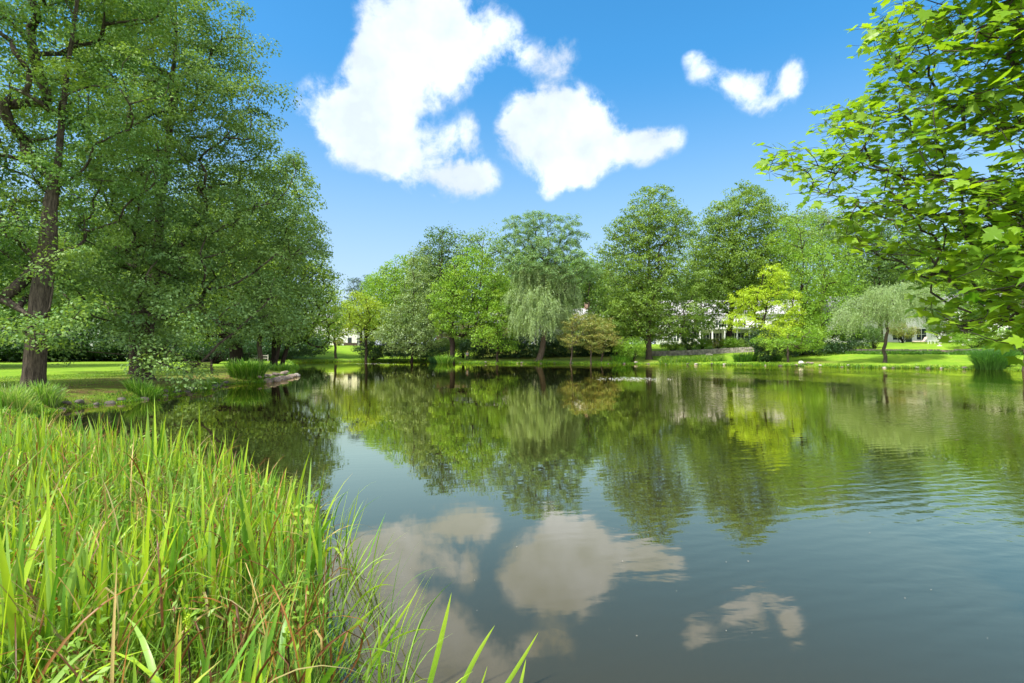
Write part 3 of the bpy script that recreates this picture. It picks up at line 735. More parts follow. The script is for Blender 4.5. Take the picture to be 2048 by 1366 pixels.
tree('broadleaf_tree', 'feathery green tree between the round-topped tree and the small willow', 'tree', 82.0, 1606,
     [(1600,480,50,50,3),(1640,530,54,50,0),(1600,570,46,60,0),(1660,590,50,56,-1),(1620,640,60,44,-1),(1680,640,36,44,0),(1690,560,30,50,0),(1600,660,40,26,-2)],
     'bright', 'bark_dark', leaf=.30, per=75, spacing=1.5, trunk_r=.35, top=470, gap=.25, seed=73, aspect=.4, shell=.3)
tree('broadleaf_tree', 'hazy far tree whose top shows above the feathery one', 'tree', 125.0, 1640,
     [(1620,445,46,22,0),(1665,450,40,26,0),(1640,490,60,40,0),(1590,440,20,18,0)], 'grey', leaf=.45, per=60, spacing=2.0, trunk_r=.35, top=440, gap=.25, seed=74, group=BT)
tree('broadleaf_tree', 'layered dark tree with several forked stems behind the small willow', 'tree', 92.0, 1762,
     [(1760,520,60,44,0),(1730,560,40,40,0),(1800,560,50,40,0),(1770,600,60,30,1),(1720,480,50,44,2),(1800,480,50,44,1)], 'deep', 'bark_dark', leaf=.32, per=60, spacing=1.6, trunk_r=.4, top=500, gap=.35, seed=75)
tree('broadleaf_tree', 'layered light green tree in front of the right-hand white house', 'tree', 80.0, 1930,
     [(1930,560,60,34,0),(1890,600,50,26,0),(1990,570,60,44,0),(1960,620,70,26,0),(2050,600,60,50,0),(1930,500,70,44,1),(2030,520,60,40,0)], 'bright', leaf=.30, per=55, spacing=1.5, trunk_r=.3, top=510, gap=.42, seed=76, flat=.35)
tree('broadleaf_tree', 'green tree at the right frame edge, seen behind the near maple leaves', 'tree', 74.0, 2130,
     [(2120,560,90,80,0),(2140,460,100,80,0),(2180,640,80,50,0)], 'mid', leaf=.32, per=55, spacing=1.7, trunk_r=.35, top=440, gap=.2, seed=77)
tree('thin_tree', 'slender pale trunked young tree standing at the right edge of the lawn', 'tree', 53.5, 2046,
     [(2052,640,22,24,0),(2060,600,20,20,0)], 'bright', 'bark', leaf=.17, per=60, spacing=.8, trunk_r=.12, top=590, gap=.3, seed=78)
# the yellow tree and its companions
tree('golden_tree', 'brilliant yellow-green tree leaning over the far bank, brightest in the row', 'tree', 77.0, 1508,
     [(1560,585,32,26,0),(1545,548,26,20,0),(1505,598,28,20,0),(1480,600,22,16,-1),(1550,620,40,24,0),(1575,600,22,30,0),(1520,632,26,16,-1),(1560,650,38,18,0),(1500,655,26,12,-1),(1585,640,16,26,-1),(1475,620,16,10,0),(1480,640,24,12,-2),(1570,668,32,12,-3),(1535,662,26,12,-3),(1520,585,22,18,0),(1575,560,18,16,0)],
     'yellow', 'bark_dark', leaf=.2, per=85, spacing=.95, trunk_r=.3, top=570, lean_px=36, gap=.4, seed=80, shell=.15, flat=.4, droop=.3, asc=.7, depth=.7)
tree('waterside_tree', 'low green tree with a pinkish forked trunk under the yellow tree', 'tree', 72.5, 1576,
     [(1612,672,36,15,0),(1565,686,34,9,0),(1630,680,26,16,0),(1600,668,36,12,1),(1540,684,28,10,0),(1610,690,30,10,0)], 'bright', 'bark', leaf=.2, per=75, spacing=.9, trunk_r=.17, top=672, gap=.2, seed=81, first=.3, asc=.3)
shrub('waterside_bush', 'dark bluish bush at the waterline left of the forked trunk', 'bush', 74.0, [(1535,690,24,26,0),(1515,680,18,20,1)], 'dark', leaf=.2, per=90, spacing=.8, seed=82)
willow('willow_tree', 'small weeping willow with a leaning brown trunk alone on the right lawn', 66.0, 1770, [(1790,590,60,18,0)],
       [(1740,600,44,20,0),(1800,588,60,18,0),(1770,600,60,22,-1),(1720,625,40,16,0),(1835,600,36,20,0),(1770,620,50,16,-2),(1710,640,26,10,0),(1850,620,24,16,0)], 83, .22, 'willow', 'willow_top', top=610, lean_px=16, spacing=.95, hang=(.5, 2.3), per=19, leaf=.2, topgap=.45, up_per=40, reach=1.3)

# the far wood behind the houses closes the horizon
FW = 'far trees closing the horizon behind the houses'
f0 = tree('horizon_tree', 'far green tree showing only through gaps behind the row', 'tree', 150.0, 1100,
     [(1100,590,60,40,0),(1100,640,60,40,0),(1120,550,40,30,0)], 'mid', 'bark_dark', leaf=.8, per=55, spacing=3.0, trunk_r=.4, top=560, gap=.1, seed=90, group=FW)
rg = random.Random(5)
for px in [560, 620, 800, 860, 920, 990, 1040, 1160, 1230, 1290, 1350, 1410, 1480, 1560, 1630, 1700, 1770, 1850, 1930, 2010, 2100, 2200, 2320, 2450]:
    D = 150 + rg.uniform(-14, 25) - (20 if px > 1700 else 0); x = (px - CX) / FPX * D
    s_ = (.55 if px < 760 else .97) * rg.uniform(.85, 1.1)
    copy_tree(f0, (x, D, gz(x, D)), rg.uniform(0, 6.28), (s_*1.1, s_*1.1, s_))
for i, (x, y) in enumerate([(62, 30), (70, 42), (74, 56), (80, 66), (56, 18), (66, 22)]):
    copy_tree(f0, (x + 8, y, gz(x + 8, y)), i * 1.3, .75)

# hedges and shrubs of the far bank
DH = 'dark bushes under the far row of trees'
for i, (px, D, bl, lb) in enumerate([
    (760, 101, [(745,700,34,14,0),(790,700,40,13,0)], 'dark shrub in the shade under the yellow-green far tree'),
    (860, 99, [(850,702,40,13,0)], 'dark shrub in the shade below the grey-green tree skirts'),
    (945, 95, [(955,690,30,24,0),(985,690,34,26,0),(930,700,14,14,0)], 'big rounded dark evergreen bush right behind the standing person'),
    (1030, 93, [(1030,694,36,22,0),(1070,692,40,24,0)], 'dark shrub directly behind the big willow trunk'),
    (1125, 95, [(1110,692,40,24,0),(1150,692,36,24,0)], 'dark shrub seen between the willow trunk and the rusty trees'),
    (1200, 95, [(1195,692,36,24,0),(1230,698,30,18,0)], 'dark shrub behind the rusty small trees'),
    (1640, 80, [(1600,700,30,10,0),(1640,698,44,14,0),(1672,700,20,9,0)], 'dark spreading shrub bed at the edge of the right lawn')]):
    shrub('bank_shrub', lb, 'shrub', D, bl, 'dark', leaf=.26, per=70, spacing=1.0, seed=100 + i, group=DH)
shrub('arching_bush', 'bright arching bush with reddish inner stems left of the tall oak trunk', 'bush', 82.5, [(1265,695,24,16,0),(1240,692,14,14,0),(1278,700,12,14,0)], 'bright', leaf=.2, per=90, spacing=.85, seed=110)
shrub('trimmed_hedge', 'clipped light green hedge seen past the maple trunk in front of the brick house', 'hedge', 103, [(895,688,24,8,0),(915,688,20,9,0)], 'mid', leaf=.2, per=110, spacing=.7, seed=111, flat=1)
shrub('clipped_bush', 'square clipped deep green bush between the maple trunk and the dark evergreen', 'bush', 99, [(926,692,9,12,0),(935,690,7,12,0)], 'deep', leaf=.2, per=90, spacing=.6, seed=112, flat=1)
GB = 'garden plants above the stone wall'
for i, (px, D, bl, mt, lb) in enumerate([
    (1405, 95, [(1405,686,20,8,0)], 'bright', 'rounded light green garden bush left end above the stone wall'),
    (1438, 94, [(1435,685,14,8,0)], 'rusty', 'reddish garden bush in the middle above the stone wall'),
    (1465, 93, [(1462,685,20,8,0)], 'bright', 'leafy garden bush at the right above the stone wall'),
    (1492, 92, [(1492,687,14,8,0)], 'mid', 'garden bush beside the dark bluish waterside bush'),
    (1375, 92, [(1378,672,16,22,0),(1366,660,12,14,0)], 'deep', 'tall dark shrub before the left corner of the white house'),
    (1350, 94, [(1345,690,20,6,0)], 'bright', 'low green planting behind the iron fence')]):
    shrub('garden_bush', lb, 'bush', D, bl, mt, leaf=.18, per=80, spacing=.65, seed=120 + i, group=GB)
for i, (px, D, bl, mt, lb) in enumerate([
    (1805, 86, [(1806,664,22,10,0),(1795,655,16,12,0)], 'rusty', 'brownish ornamental bush left of the cushioned lounge chairs'),
    (1925, 84, [(1925,662,24,14,0),(1940,650,24,18,0)], 'mid', 'flowering bush right of the cushioned lounge chairs'),
    (1700, 86, [(1700,665,34,16,0),(1735,668,24,14,0)], 'deep', 'dark screening shrub before the left half of the terrace house'),
    (1900, 87, [(1880,655,26,12,0),(1905,662,22,12,0)], 'bright', 'light green shrub before the terrace house, behind the side table'),
    (1960, 72, [(1945,678,40,10,0),(1985,672,36,14,0)], 'bright', 'spreading shrub on the terrace at the far right'),
    (1745, 79, [(1748,672,16,12,0)], 'deep', 'small bare-stemmed bush against the white house foot'),
    (1690, 79, [(1690,690,22,9,0),(1725,690,14,6,0)], 'dark', 'low dark bush beside the stump left of the small willow'),
    (2010, 66, [(2020,690,30,14,0),(2050,680,34,18,0)], 'mid', 'green bush behind the grassy clump at the right edge')]):
    shrub('terrace_bush', lb, 'bush', D, bl, mt, leaf=.18, per=70, spacing=.75, seed=130 + i, group='bushes of the right-hand terrace')

# ================================================================== BUILDINGS
def siding_mat(name, c, lines=7.0):
    m = principled(name, c, .6, .3); t = m.node_tree; b = t.nodes['Principled BSDF']
    tcn = t.nodes.new('ShaderNodeTexCoord'); s = t.nodes.new('ShaderNodeSeparateXYZ'); t.links.new(tcn.outputs['Object'], s.inputs[0])
    f = math_n(t, 'FRACT', math_n(t, 'MULTIPLY', s.outputs[2], lines))
    bp = t.nodes.new('ShaderNodeBump'); bp.inputs['Distance'].default_value = .02
    t.links.new(f, bp.inputs['Height']); t.links.new(bp.outputs[0], b.inputs['Normal']); return m
def brick_mat(name):
    m = principled(name, (.4, .2, .15), .85, .2); t = m.node_tree; b = t.nodes['Principled BSDF']
    tcn = t.nodes.new('ShaderNodeTexCoord'); mp = t.nodes.new('ShaderNodeMapping'); mp.inputs['Rotation'].default_value = (R(90), 0, 0)
    t.links.new(tcn.outputs['Object'], mp.inputs[0])
    br = t.nodes.new('ShaderNodeTexBrick'); br.inputs['Scale'].default_value = 4.0
    br.inputs['Color1'].default_value = (.46, .27, .20, 1); br.inputs['Color2'].default_value = (.36, .19, .14, 1); br.inputs['Mortar'].default_value = (.5, .45, .4, 1)
    t.links.new(mp.outputs[0], br.inputs['Vector']); t.links.new(br.outputs[0], b.inputs['Base Color']); return m
M['white'] = siding_mat('white_siding', (.80, .79, .77))
M['trim'] = principled('white_trim', (.82, .82, .80), .5)
M['brick'] = brick_mat('pink_brick')
M['roof_grey'] = principled('grey_shingle', (.20, .20, .21), .9, .2, var=.4, scale=6, bump=.02)
M['roof_pale'] = principled('pale_shingle', (.42, .41, .42), .9, .2, var=.3, scale=6, bump=.02)
M['glass'] = principled('window_glass', (.03, .04, .05), .08, .6)
M['shutter'] = principled('dark_shutter', (.03, .04, .045), .6)
M['stone'] = principled('field_stone', (.34, .31, .27), .9, .2, col2=(.13, .12, .105), scale=2.2, bump=.03)
M['stone_pale'] = principled('pale_stone', (.27, .21, .17), .9, .2, col2=(.09, .075, .06), scale=4, bump=.02)
M['stone_dark'] = principled('wet_stone', (.12, .105, .085), .7, .4, col2=(.05, .045, .035), scale=4, bump=.02)
M['iron'] = principled('black_iron', (.02, .02, .02), .5, .4)
M['wood'] = principled('weathered_wood', (.10, .075, .055), .85, .2, var=.5, scale=9, bump=.004)
M['wood_pale'] = principled('grey_wood', (.38, .35, .30), .85, .2, var=.4, scale=9)
M['cushion'] = principled('beige_cushion', (.62, .50, .44), .9, .2, var=.1, scale=14)
M['urn'] = principled('white_urn_stone', (.74, .71, .66), .8, .2, var=.12, scale=9)
M['foam'] = principled('water_droplets', (.86, .88, .90), .25, .8)

def house(name, label, x, y, rz, w, dpt, storeys, wallm, roofm, wins, porch=False, roof_h=3.0, chim=True, z=None, sh=2.8, doorx=None, shutters=False):
    z = gz(x, y) - .1 if z is None else z
    t = empty(name, (x, y, z)); t.rotation_euler.z = rz; tag(t, label, 'house')
    H = storeys * sh + .4
    MB().box(-w/2, w/2, 0, dpt, -.6, H).build('wall', M[wallm], t)
    o = .45
    rb = MB(); rb.poly([(-w/2-o, -o, H-.12), (w/2+o, -o, H-.12), (w/2+o, dpt+o, H-.12), (-w/2-o, dpt+o, H-.12), (-w/2-o, dpt/2, H+roof_h), (w/2+o, dpt/2, H+roof_h),
             (-w/2-o, -o, H+.06), (w/2+o, -o, H+.06), (w/2+o, dpt+o, H+.06), (-w/2-o, dpt+o, H+.06)],
            [[0,3,2,1],[0,1,7,6],[2,3,9,8],[6,7,5,4],[8,9,4,5],[0,6,4,9,3],[1,2,8,5,7]])
    roof = rb.build('roof', M[roofm], t)
    if chim: MB().box(w*.22, w*.22+1.1, dpt*.5-.4, dpt*.5+.5, H+roof_h*.4, H+roof_h+1.3).box(w*.22-.1, w*.22+1.2, dpt*.5-.5, dpt*.5+.6, H+roof_h+1.3, H+roof_h+1.45).build('chimney', M['brick'], roof)
    for (wx, wz, ww, wh) in wins:
        f = MB(); q = .11
        f.box(wx-ww/2-q, wx+ww/2+q, -.07, .01, wz-q, wz).box(wx-ww/2-q, wx+ww/2+q, -.07, .01, wz+wh, wz+wh+q)
        f.box(wx-ww/2-q, wx-ww/2, -.07, .01, wz+.001, wz+wh-.001).box(wx+ww/2, wx+ww/2+q, -.07, .01, wz+.001, wz+wh-.001)
        f.box(wx-.03, wx+.03, -.05, -.022, wz+.001, wz+wh-.001).box(wx-ww/2+.001, wx-.031, -.05, -.022, wz+wh/2-.03, wz+wh/2+.03).box(wx+.031, wx+ww/2-.001, -.05, -.022, wz+wh/2-.03, wz+wh/2+.03)
        win = f.build('window', M['trim'], t)
        MB().box(wx-ww/2+.002, wx+ww/2-.002, -.02, .02, wz+.002, wz+wh-.002).build('pane', M['glass'], win)
        if shutters:
            for s in (-1, 1):
                cxs = wx + s * (ww/2 + q + .25)
                MB().box(cxs-.2, cxs+.2, -.05, .01, wz-.02, wz+wh+.05).build('shutter', M['shutter'], t)
    if doorx is not None:
        d = MB().box(doorx-.5, doorx+.5, -.06, .01, 0, 2.15).build('door', M['shutter'], t)
        MB().lathe(doorx+.38, -.09, [(.03, 1.0), (.045, 1.03), (.03, 1.06)], 8).build('handle', M['trim'], d)
    if porch:
        x0, x1, dp = porch
        MB().box(x0-.3, x1+.3, -dp-.3, -.01, sh+.15, sh+.5).build('porch_roof', M['trim'], t)
        MB().box(x0-.2, x1+.2, -dp-.2, -.01, -.5, .05).build('porch_floor', M['stone'], t)
        n = max(2, int((x1-x0)/2.4))
        for k in range(n+1):
            cx = x0 + (x1-x0)*k/n
            MB().lathe(cx, -dp, [(.24, .052), (.24, .2), (.17, .28), (.15, sh-.2), (.23, sh-.02), (.23, sh+.148)], 12).build('column', M['trim'], t, smooth=False)
    return t

row = lambda xs, z, w=1.0, h=1.5: [(x, z, w, h) for x in xs]
house('white_house', 'long two-storey white house with a columned porch behind the stone wall', 47.5, 110, R(-6), 29, 10, 2, 'white', 'roof_pale',
      row([-12.5, -9.8, -7.1, -2.5, 1.5, 5.5, 9.5, 12.8], 3.7, 1.0, 1.5) + row([-12.5, -9.5, 10, 12.8], .7, 1.2, 1.7) + row([-5.6, -3.6, -.4, 1.6, 4.0], .3, 1.3, 2.1), porch=(-7.5, 7.5, 2.6), roof_h=3.6, doorx=6.2, sh=3.0, shutters=True)
house('brick_house', 'pinkish brick house with pale upper storey seen between the maple trunk and dark bushes', -9.5, 122, R(4), 17, 9, 2, 'brick', 'roof_pale',
      row([-6.5, -3.5, 0, 3.5, 6.5], 3.6) + row([-6.5, -3.5, 3.5, 6.5], .9), roof_h=3.0, doorx=0, shutters=False)
house('white_house', 'white house with a pale grey gabled roof glimpsed through the big willow skirt', 15.5, 124, R(10), 17, 9, 2, 'white', 'roof_pale',
      row([-6, -3, 0, 3, 6], 3.7) + row([-6, -3, 3, 6], .9), roof_h=3.2, doorx=0)
house('white_house', 'small bright white house at the left end of the far lawn with dark windows', -46.0, 138, R(6), 15, 8, 2, 'white', 'roof_grey',
      row([-5.6, -3.4, -.6, 2.2, 4.6, 6.4], 3.3, .9, 1.3) + row([-5.6, -3.4, -.6, 4.6, 6.4], .6, .9, 1.5), roof_h=2.6, doorx=2.2, chim=False)
house('white_house', 'wide white house with tall dark windows behind the right-hand terrace', 84, 97, R(-24), 40, 10, 2, 'white', 'roof_grey',
      row([-18, -15, -12, -9, -4, 0, 4, 8, 12, 16], 3.9, 1.1, 1.6) + row([-18, -15.4, -12.8, -9, -5.2, 0, 4, 8, 12, 16], .5, 1.5, 2.1), roof_h=3.4, doorx=-7.2, sh=3.1)

# ================================================================== WALLS, FENCE, GARDEN FURNITURE
def stone_row_wall(name, label, pts, h, thick=.5, seed=1, mat='stone', cat='wall', course=.24, step=.45):
    rng = random.Random(seed); pts = [np.array(p, float) for p in pts]
    t = empty(name, (pts[0][0], pts[0][1], gz(*pts[0]))); tag(t, label, cat); b = MB(); cp = MB(); o = np.array(t.location)
    for a, c in zip(pts[:-1], pts[1:]):
        L = np.linalg.norm(c - a); u = (c - a) / L; nrm_ = np.array([-u[1], u[0]])
        s = 0
        while s < L:
            lw = step * rng.uniform(.6, 1.5); m = a + u * min(s + lw/2, L); g = gz(*m) - .15; z = g; s += lw
            top = g + .15 + h
            while z < top - .05:
                hh = min(course * rng.uniform(.7, 1.3), top - z); j = rng.uniform(-.05, .05)
                k = len(b.v)
                for zz, sh in ((z, .96), (z + hh, .92)):
                    for sx_, sy_ in ((-1,-1),(1,-1),(1,1),(-1,1)):
                        p = m + u * sx_ * lw * .5 * sh * rng.uniform(.93, 1.0) + nrm_ * sy_ * (thick*.5 + j + rng.uniform(-.03,.03)); b.v.append((p[0]-o[0], p[1]-o[1], zz + .02*rng.uniform(-1, 1) - o[2]))
                b.f += [[k+3,k+2,k+1,k],[k+4,k+5,k+6,k+7],[k,k+1,k+5,k+4],[k+1,k+2,k+6,k+5],[k+2,k+3,k+7,k+6],[k+3,k,k+4,k+7]]
                z += hh
    b.build('stonework', M[mat], t)
    return t
P2 = lambda px, D: ((px - CX) / FPX * D, D)
stone_row_wall('stone_wall', 'low dry-laid field stone wall between the far lawn and the white house garden', [P2(1300, 92), P2(1380, 91), P2(1450, 89.5), P2(1520, 87)], .85, .5, 1)
def level_D(px, z, lo=58, hi=100):
    Ds = np.linspace(lo, hi, 200); g = ground_z(np.c_[(px - CX) / FPX * Ds, Ds]); return float(Ds[int(np.argmax(g > z))])
LV = lambda z, xs: [P2(q, level_D(q, z)) for q in xs]
stone_row_wall('terrace_wall', 'dark low upper retaining wall edging the right-hand terrace lawn', LV(2.0, (1690, 1730, 1780, 1830, 1878)), .32, .5, 2, 'stone_dark')
stone_row_wall('terrace_wall', 'low retaining wall at the far right running on behind the urn', LV(2.0, (1908, 1960, 2010, 2060)), .3, .5, 3, 'stone_dark')
def steps():
    x, y = P2(1893, level_D(1893, 1.95)); t = empty('garden_steps', (x, y, gz(x, y))); tag(t, 'short flight of pale stone garden steps between the two terrace walls', 'steps')
    for k in range(3):
        MB().box(-.9, .9, -1.2 + k*.42, -.8 + k*.42, -.5, -.05 + k*.16).build('step', M['stone_pale'], t, bevel=.02)
steps()
def iron_fence():
    a = np.array(P2(1302, 94.5)); c = np.array(P2(1392, 94)); t = empty('iron_fence', (*a, gz(*a))); tag(t, 'thin black iron picket fence above the stone wall, right of the tall oak', 'fence')
    L = np.linalg.norm(c - a); t.rotation_euler.z = math.atan2(*(c - a)[::-1]); b = MB()
    n = int(L / .13)
    z1 = gz(*c) - gz(*a)
    for k in range(n): x = (k + .5) * L / n; b.box(x-.009, x+.009, -.009, .009, .08 + z1*x/L, 1.25 + z1*x/L)
    b.tube([(0, 0, .2), (L, 0, .2 + z1)], .016, 4).tube([(0, 0, 1.12), (L, 0, 1.12 + z1)], .016, 4)
    b.build('picket_panel', M['iron'], t)
    for k in range(5):
        x = k * L / 4; MB().box(x-.035, x+.035, -.035, .035, -.2 + z1*x/L, 1.38 + z1*x/L).lathe(x, 0, [(.05, 1.39 + z1*x/L), (.05, 1.43 + z1*x/L), (.01, 1.48 + z1*x/L)], 8).build('post', M['iron'], t)
iron_fence()
def arch_seat():
    x, y = P2(1418, 84.0); t = empty('stone_garden_bench', (x, y, gz(x, y))); tag(t, 'grey stone slab bench with a humped top before the stone wall', 'bench')
    s = MB(); n = 8; 
    prof = [(-.55 + 1.1*k/n, .78 + .16*math.sin(math.pi*k/n)) for k in range(n+1)]
    vs = [(px, -.2, pz) for px, pz in prof] + [(px, .2, pz) for px, pz in prof] + [(px, -.2, .64) for px, pz in prof] + [(px, .2, .64) for px, pz in prof]; N = n+1
    fs = []
    for k in range(n): fs += [[k, k+1, N+k+1, N+k], [2*N+k+1, 2*N+k, 3*N+k, 3*N+k+1], [k+1, k, 2*N+k, 2*N+k+1], [N+k, N+k+1, 3*N+k+1, 3*N+k]]
    fs += [[0, N, 3*N, 2*N], [N-1, 3*N-1, 4*N-1, 2*N-1]]
    s.poly(vs, fs); s.build('seat_slab', M['stone'], t)
    for sx_ in (-.45, .45): MB().box(sx_-.05, sx_+.05, -.16, .16, -.1, .638).build('leg', M['wood'], t)
arch_seat()

def chaise(label, px, D):
    x, y = P2(px, D); t = empty('lounge_chair', (x, y, gz(x, y))); t.rotation_euler.z = R(-12); tag(t, label, 'lounge chair', 'cushioned lounge chairs on the terrace')
    MB().box(-1.0, .95, -.36, .36, .22, .27).build('frame', M['iron'], t, bevel=.01)
    for lx in (-.92, .85):
        for ly in (-.32, .32): MB().tube([(lx, ly, -.03), (lx, ly, .22)], .022, 6).build('leg', M['iron'], t)
    MB().box(-1.0, .30, -.33, .33, .272, .43).build('seat_cushion', M['cushion'], t, bevel=.05)
    b = MB(); a = R(62); c, s_ = math.cos(a), math.sin(a)
    vs = []
    for u, v in ((0, 0), (.85, 0), (.85, .16), (0, .16)):
        for yy in (-.33, .33): vs.append((.34 + u*c - v*s_ + .14, yy, .28 + u*s_ + v*c))
    b.poly(vs, [[0,2,3,1],[2,4,5,3],[4,6,7,5],[6,0,1,7],[0,6,4,2],[1,3,5,7]]); b.build('back_cushion', M['cushion'], t, bevel=.05)
    for yy in (-.37, .37):
        MB().tube([(-.15, yy, .26), (-.15, yy, .58), (.55, yy, .62), (.6, yy, .26)], .02, 6).build('armrest', M['iron'], t)
chaise('beige cushioned lounge chair left of the little white side table', 1841, 81)
chaise('beige cushioned lounge chair behind the white urn', 1890, 80)
def side_table():
    x, y = P2(1863, 79.5); t = empty('side_table', (x, y, gz(x, y))); tag(t, 'little white square side table between the two lounge chairs', 'table')
    MB().box(-.35, .35, -.3, .3, .5, .55).build('table_top', M['trim'], t, bevel=.01)
    for lx in (-.31, .31):
        for ly in (-.26, .26): MB().box(lx-.025, lx+.025, ly-.025, ly+.025, -.03, .499).build('leg', M['trim'], t)
side_table()
def urn(label, px, D, s):
    x, y = P2(px, D); t = empty('garden_urn', (x, y, gz(x, y) - .02)); tag(t, label, 'urn', 'white garden urns'); t.scale = (s, s, s)
    MB().box(-.2, .2, -.2, .2, 0, .14).build('plinth', M['urn'], t, bevel=.01)
    MB().lathe(0, 0, [(.12, .141), (.08, .22), (.1, .3), (.24, .42), (.30, .62), (.36, .78), (.34, .8), (.28, .74)], 20).build('bowl', M['urn'], t, smooth=False)
    rng = np.random.default_rng(4); c = np.array([[0, 0, .9], [.12, .05, .95], [-.12, 0, .93]])
    (V, F), _ = clump_leaves(c, np.array([.22, .2, .2]), 60, .12, rng); np_mesh('planting', V, F, 4, M['bright'], False, {'var': ('FACE', rng.uniform(0, 1, len(F)//4))}, t)
urn('white footed garden urn on the terrace edge in front of the lounge chairs', 1879, 76.3, 1.05)
urn('smaller white urn to the right of the garden steps, half hidden by maple leaves', 1927, 75.2, .85)

def bench():
    x, y = P2(404, 36); t = empty('park_bench', (x, y, gz(x, y))); t.rotation_euler.z = R(38); tag(t, 'dark wooden bench on the left lawn facing the pond under drooping oak limbs', 'bench')
    b = MB()
    for k in range(4): b.box(-.68, .68, -.28 + k*.13, -.18 + k*.13, .42, .455)
    b.build('seat', M['wood'], t)
    b = MB()
    for k in range(3): b.box(-.68, .68, .275 + k*.02, .3 + k*.02, .52 + k*.13, .61 + k*.13)
    b.build('backrest', M['wood'], t)
    for lx in (-.6, .6):
        MB().box(lx-.05, lx+.05, -.3, -.2, -.05, .419).build('leg', M['wood'], t)
        MB().box(lx-.05, lx+.05, .301, .37, -.05, .92).build('leg', M['wood'], t)
        MB().box(lx-.05, lx+.05, -.32, .30, .62, .67).build('armrest', M['wood'], t)
bench()
def rail_fence():
    a = np.array(P2(497, 84)); c = np.array(P2(536, 82)); t = empty('rail_fence', (*a, gz(*a))); tag(t, 'short grey wooden rail fence in the shade beyond the left point', 'fence')
    L = np.linalg.norm(c-a); t.rotation_euler.z = math.atan2(*(c-a)[::-1])
    for k in range(3): MB().box(k*L/2-.06, k*L/2+.06, -.06, .06, -.1, 1.1).build('post', M['wood_pale'], t)
    for z in (.45, .85): MB().box(.05, L-.05, -.03, .03, z, z+.12).build('rail', M['wood_pale'], t)
    MB().tube([(.1, 0, .0), (L*.48, 0, .85)], .05, 6).build('brace', M['wood_pale'], t)
rail_fence()
def garden_wall_left():
    stone_row_wall('low_wall', 'short brown garden wall at the foot of the small far white house', [P2(688, 134), P2(713, 133)], .7, .4, 8, 'wood')
garden_wall_left()
shrub('flowering_bush', 'orange-tinted flowering bush beside the brown garden wall of the small white house', 'bush', 131, [(677, 685, 9, 6, 0)], 'rusty', leaf=.22, per=70, spacing=.6, seed=150)

# ------------------------------------------------------------------ rocks
def rock(label, x, y, s, mat, seed, group, sink=.3, name='shore_rock'):
    rng = np.random.default_rng(seed); bm = bmesh.new(); bmesh.ops.create_icosphere(bm, subdivisions=3, radius=1)
    sc = np.array([1.0, rng.uniform(.6, .9), rng.uniform(.4, .65)])
    P = np.array([v.co[:] for v in bm.verts]); n = vnoise(P, 2.2, seed) * .22 + vnoise(P, 5.5, seed + 1) * .07
    for v, k, p in zip(bm.verts, n, P): v.co = Vector(p * (1 + k) * sc * s)
    me = bpy.data.meshes.new(name); bm.to_mesh(me); bm.free(); me.materials.append(M[mat])
    o = bpy.data.objects.new(name, me); COL.objects.link(o); g = max(gz(x, y), -.05)
    o.location = (x, y, g + s * sc[2] * (1 - sink) * .6); o.rotation_euler.z = rng.uniform(0, 6.28); tag(o, label, 'rock', group); return o
rg = random.Random(9)
G1 = 'pale rocks edging the left point'
pts = [(-15.75, 33.0), (-15.7, 33.8), (-15.95, 34.6), (-16.1, 35.5), (-16.35, 36.4), (-16.5, 37.3), (-16.75, 38.3), (-16.95, 39.2), (-17.15, 40.2)]
for i, (x, y) in enumerate(pts):
    rock('flat pinkish rock in the row edging the left point of the pond', x, y, rg.uniform(.26,.38), 'stone_pale', 200+i, G1)
    rock('flat pinkish rock in the row edging the left point of the pond', x - .5, y + rg.uniform(-.3, .3), rg.uniform(.18,.28), 'stone_pale', 300+i, G1)
rock('rounded grey boulder at the very tip of the left point', -17.3, 41.0, .45, 'stone', 230, None)
rock('pale grey rounded stone at the waterline left of the right lawn', *P2(1601, 69.4), .42, 'urn', 231, None)
for i, px in enumerate((1592, 1608, 1616, 1624)):
    rock('pinkish low rock beside the pale stone at the waterline of the right lawn', *P2(px, 69.2 - .3*i), .3, 'stone_pale', 240+i, 'pinkish rocks at the right lawn edge')
G2 = 'dark wet stones along the left bank'
for i in range(26):
    k = i / 25; y = 17.5 + k * 13.5
    xs = np.linspace(-20, -12, 160); d = lake_sd(np.c_[xs, np.full(160, y)]); x = xs[int(np.argmin(np.abs(d - .05)))]
    rock('dark wet stone half sunk in the muddy left bank', x + rg.uniform(-.15, .1), y, rg.uniform(.12, .26), 'stone_dark', 400+i, G2, sink=.5)
G3 = 'small stones along the far waterline'
for i in range(34):
    px = 900 + i * 31 + rg.uniform(-12, 12); ys = np.linspace(52, 92, 260); d = lake_sd(np.c_[(px-CX)/FPX*ys, ys]); y = ys[int(np.argmax(d > 0.02))]
    rock('small grey-brown stone at the foot of the far grassy bank', (px-CX)/FPX*y, y + .05, rg.uniform(.16, .34), ('stone', 'stone_dark')[i % 2], 500+i, G3, sink=.5)

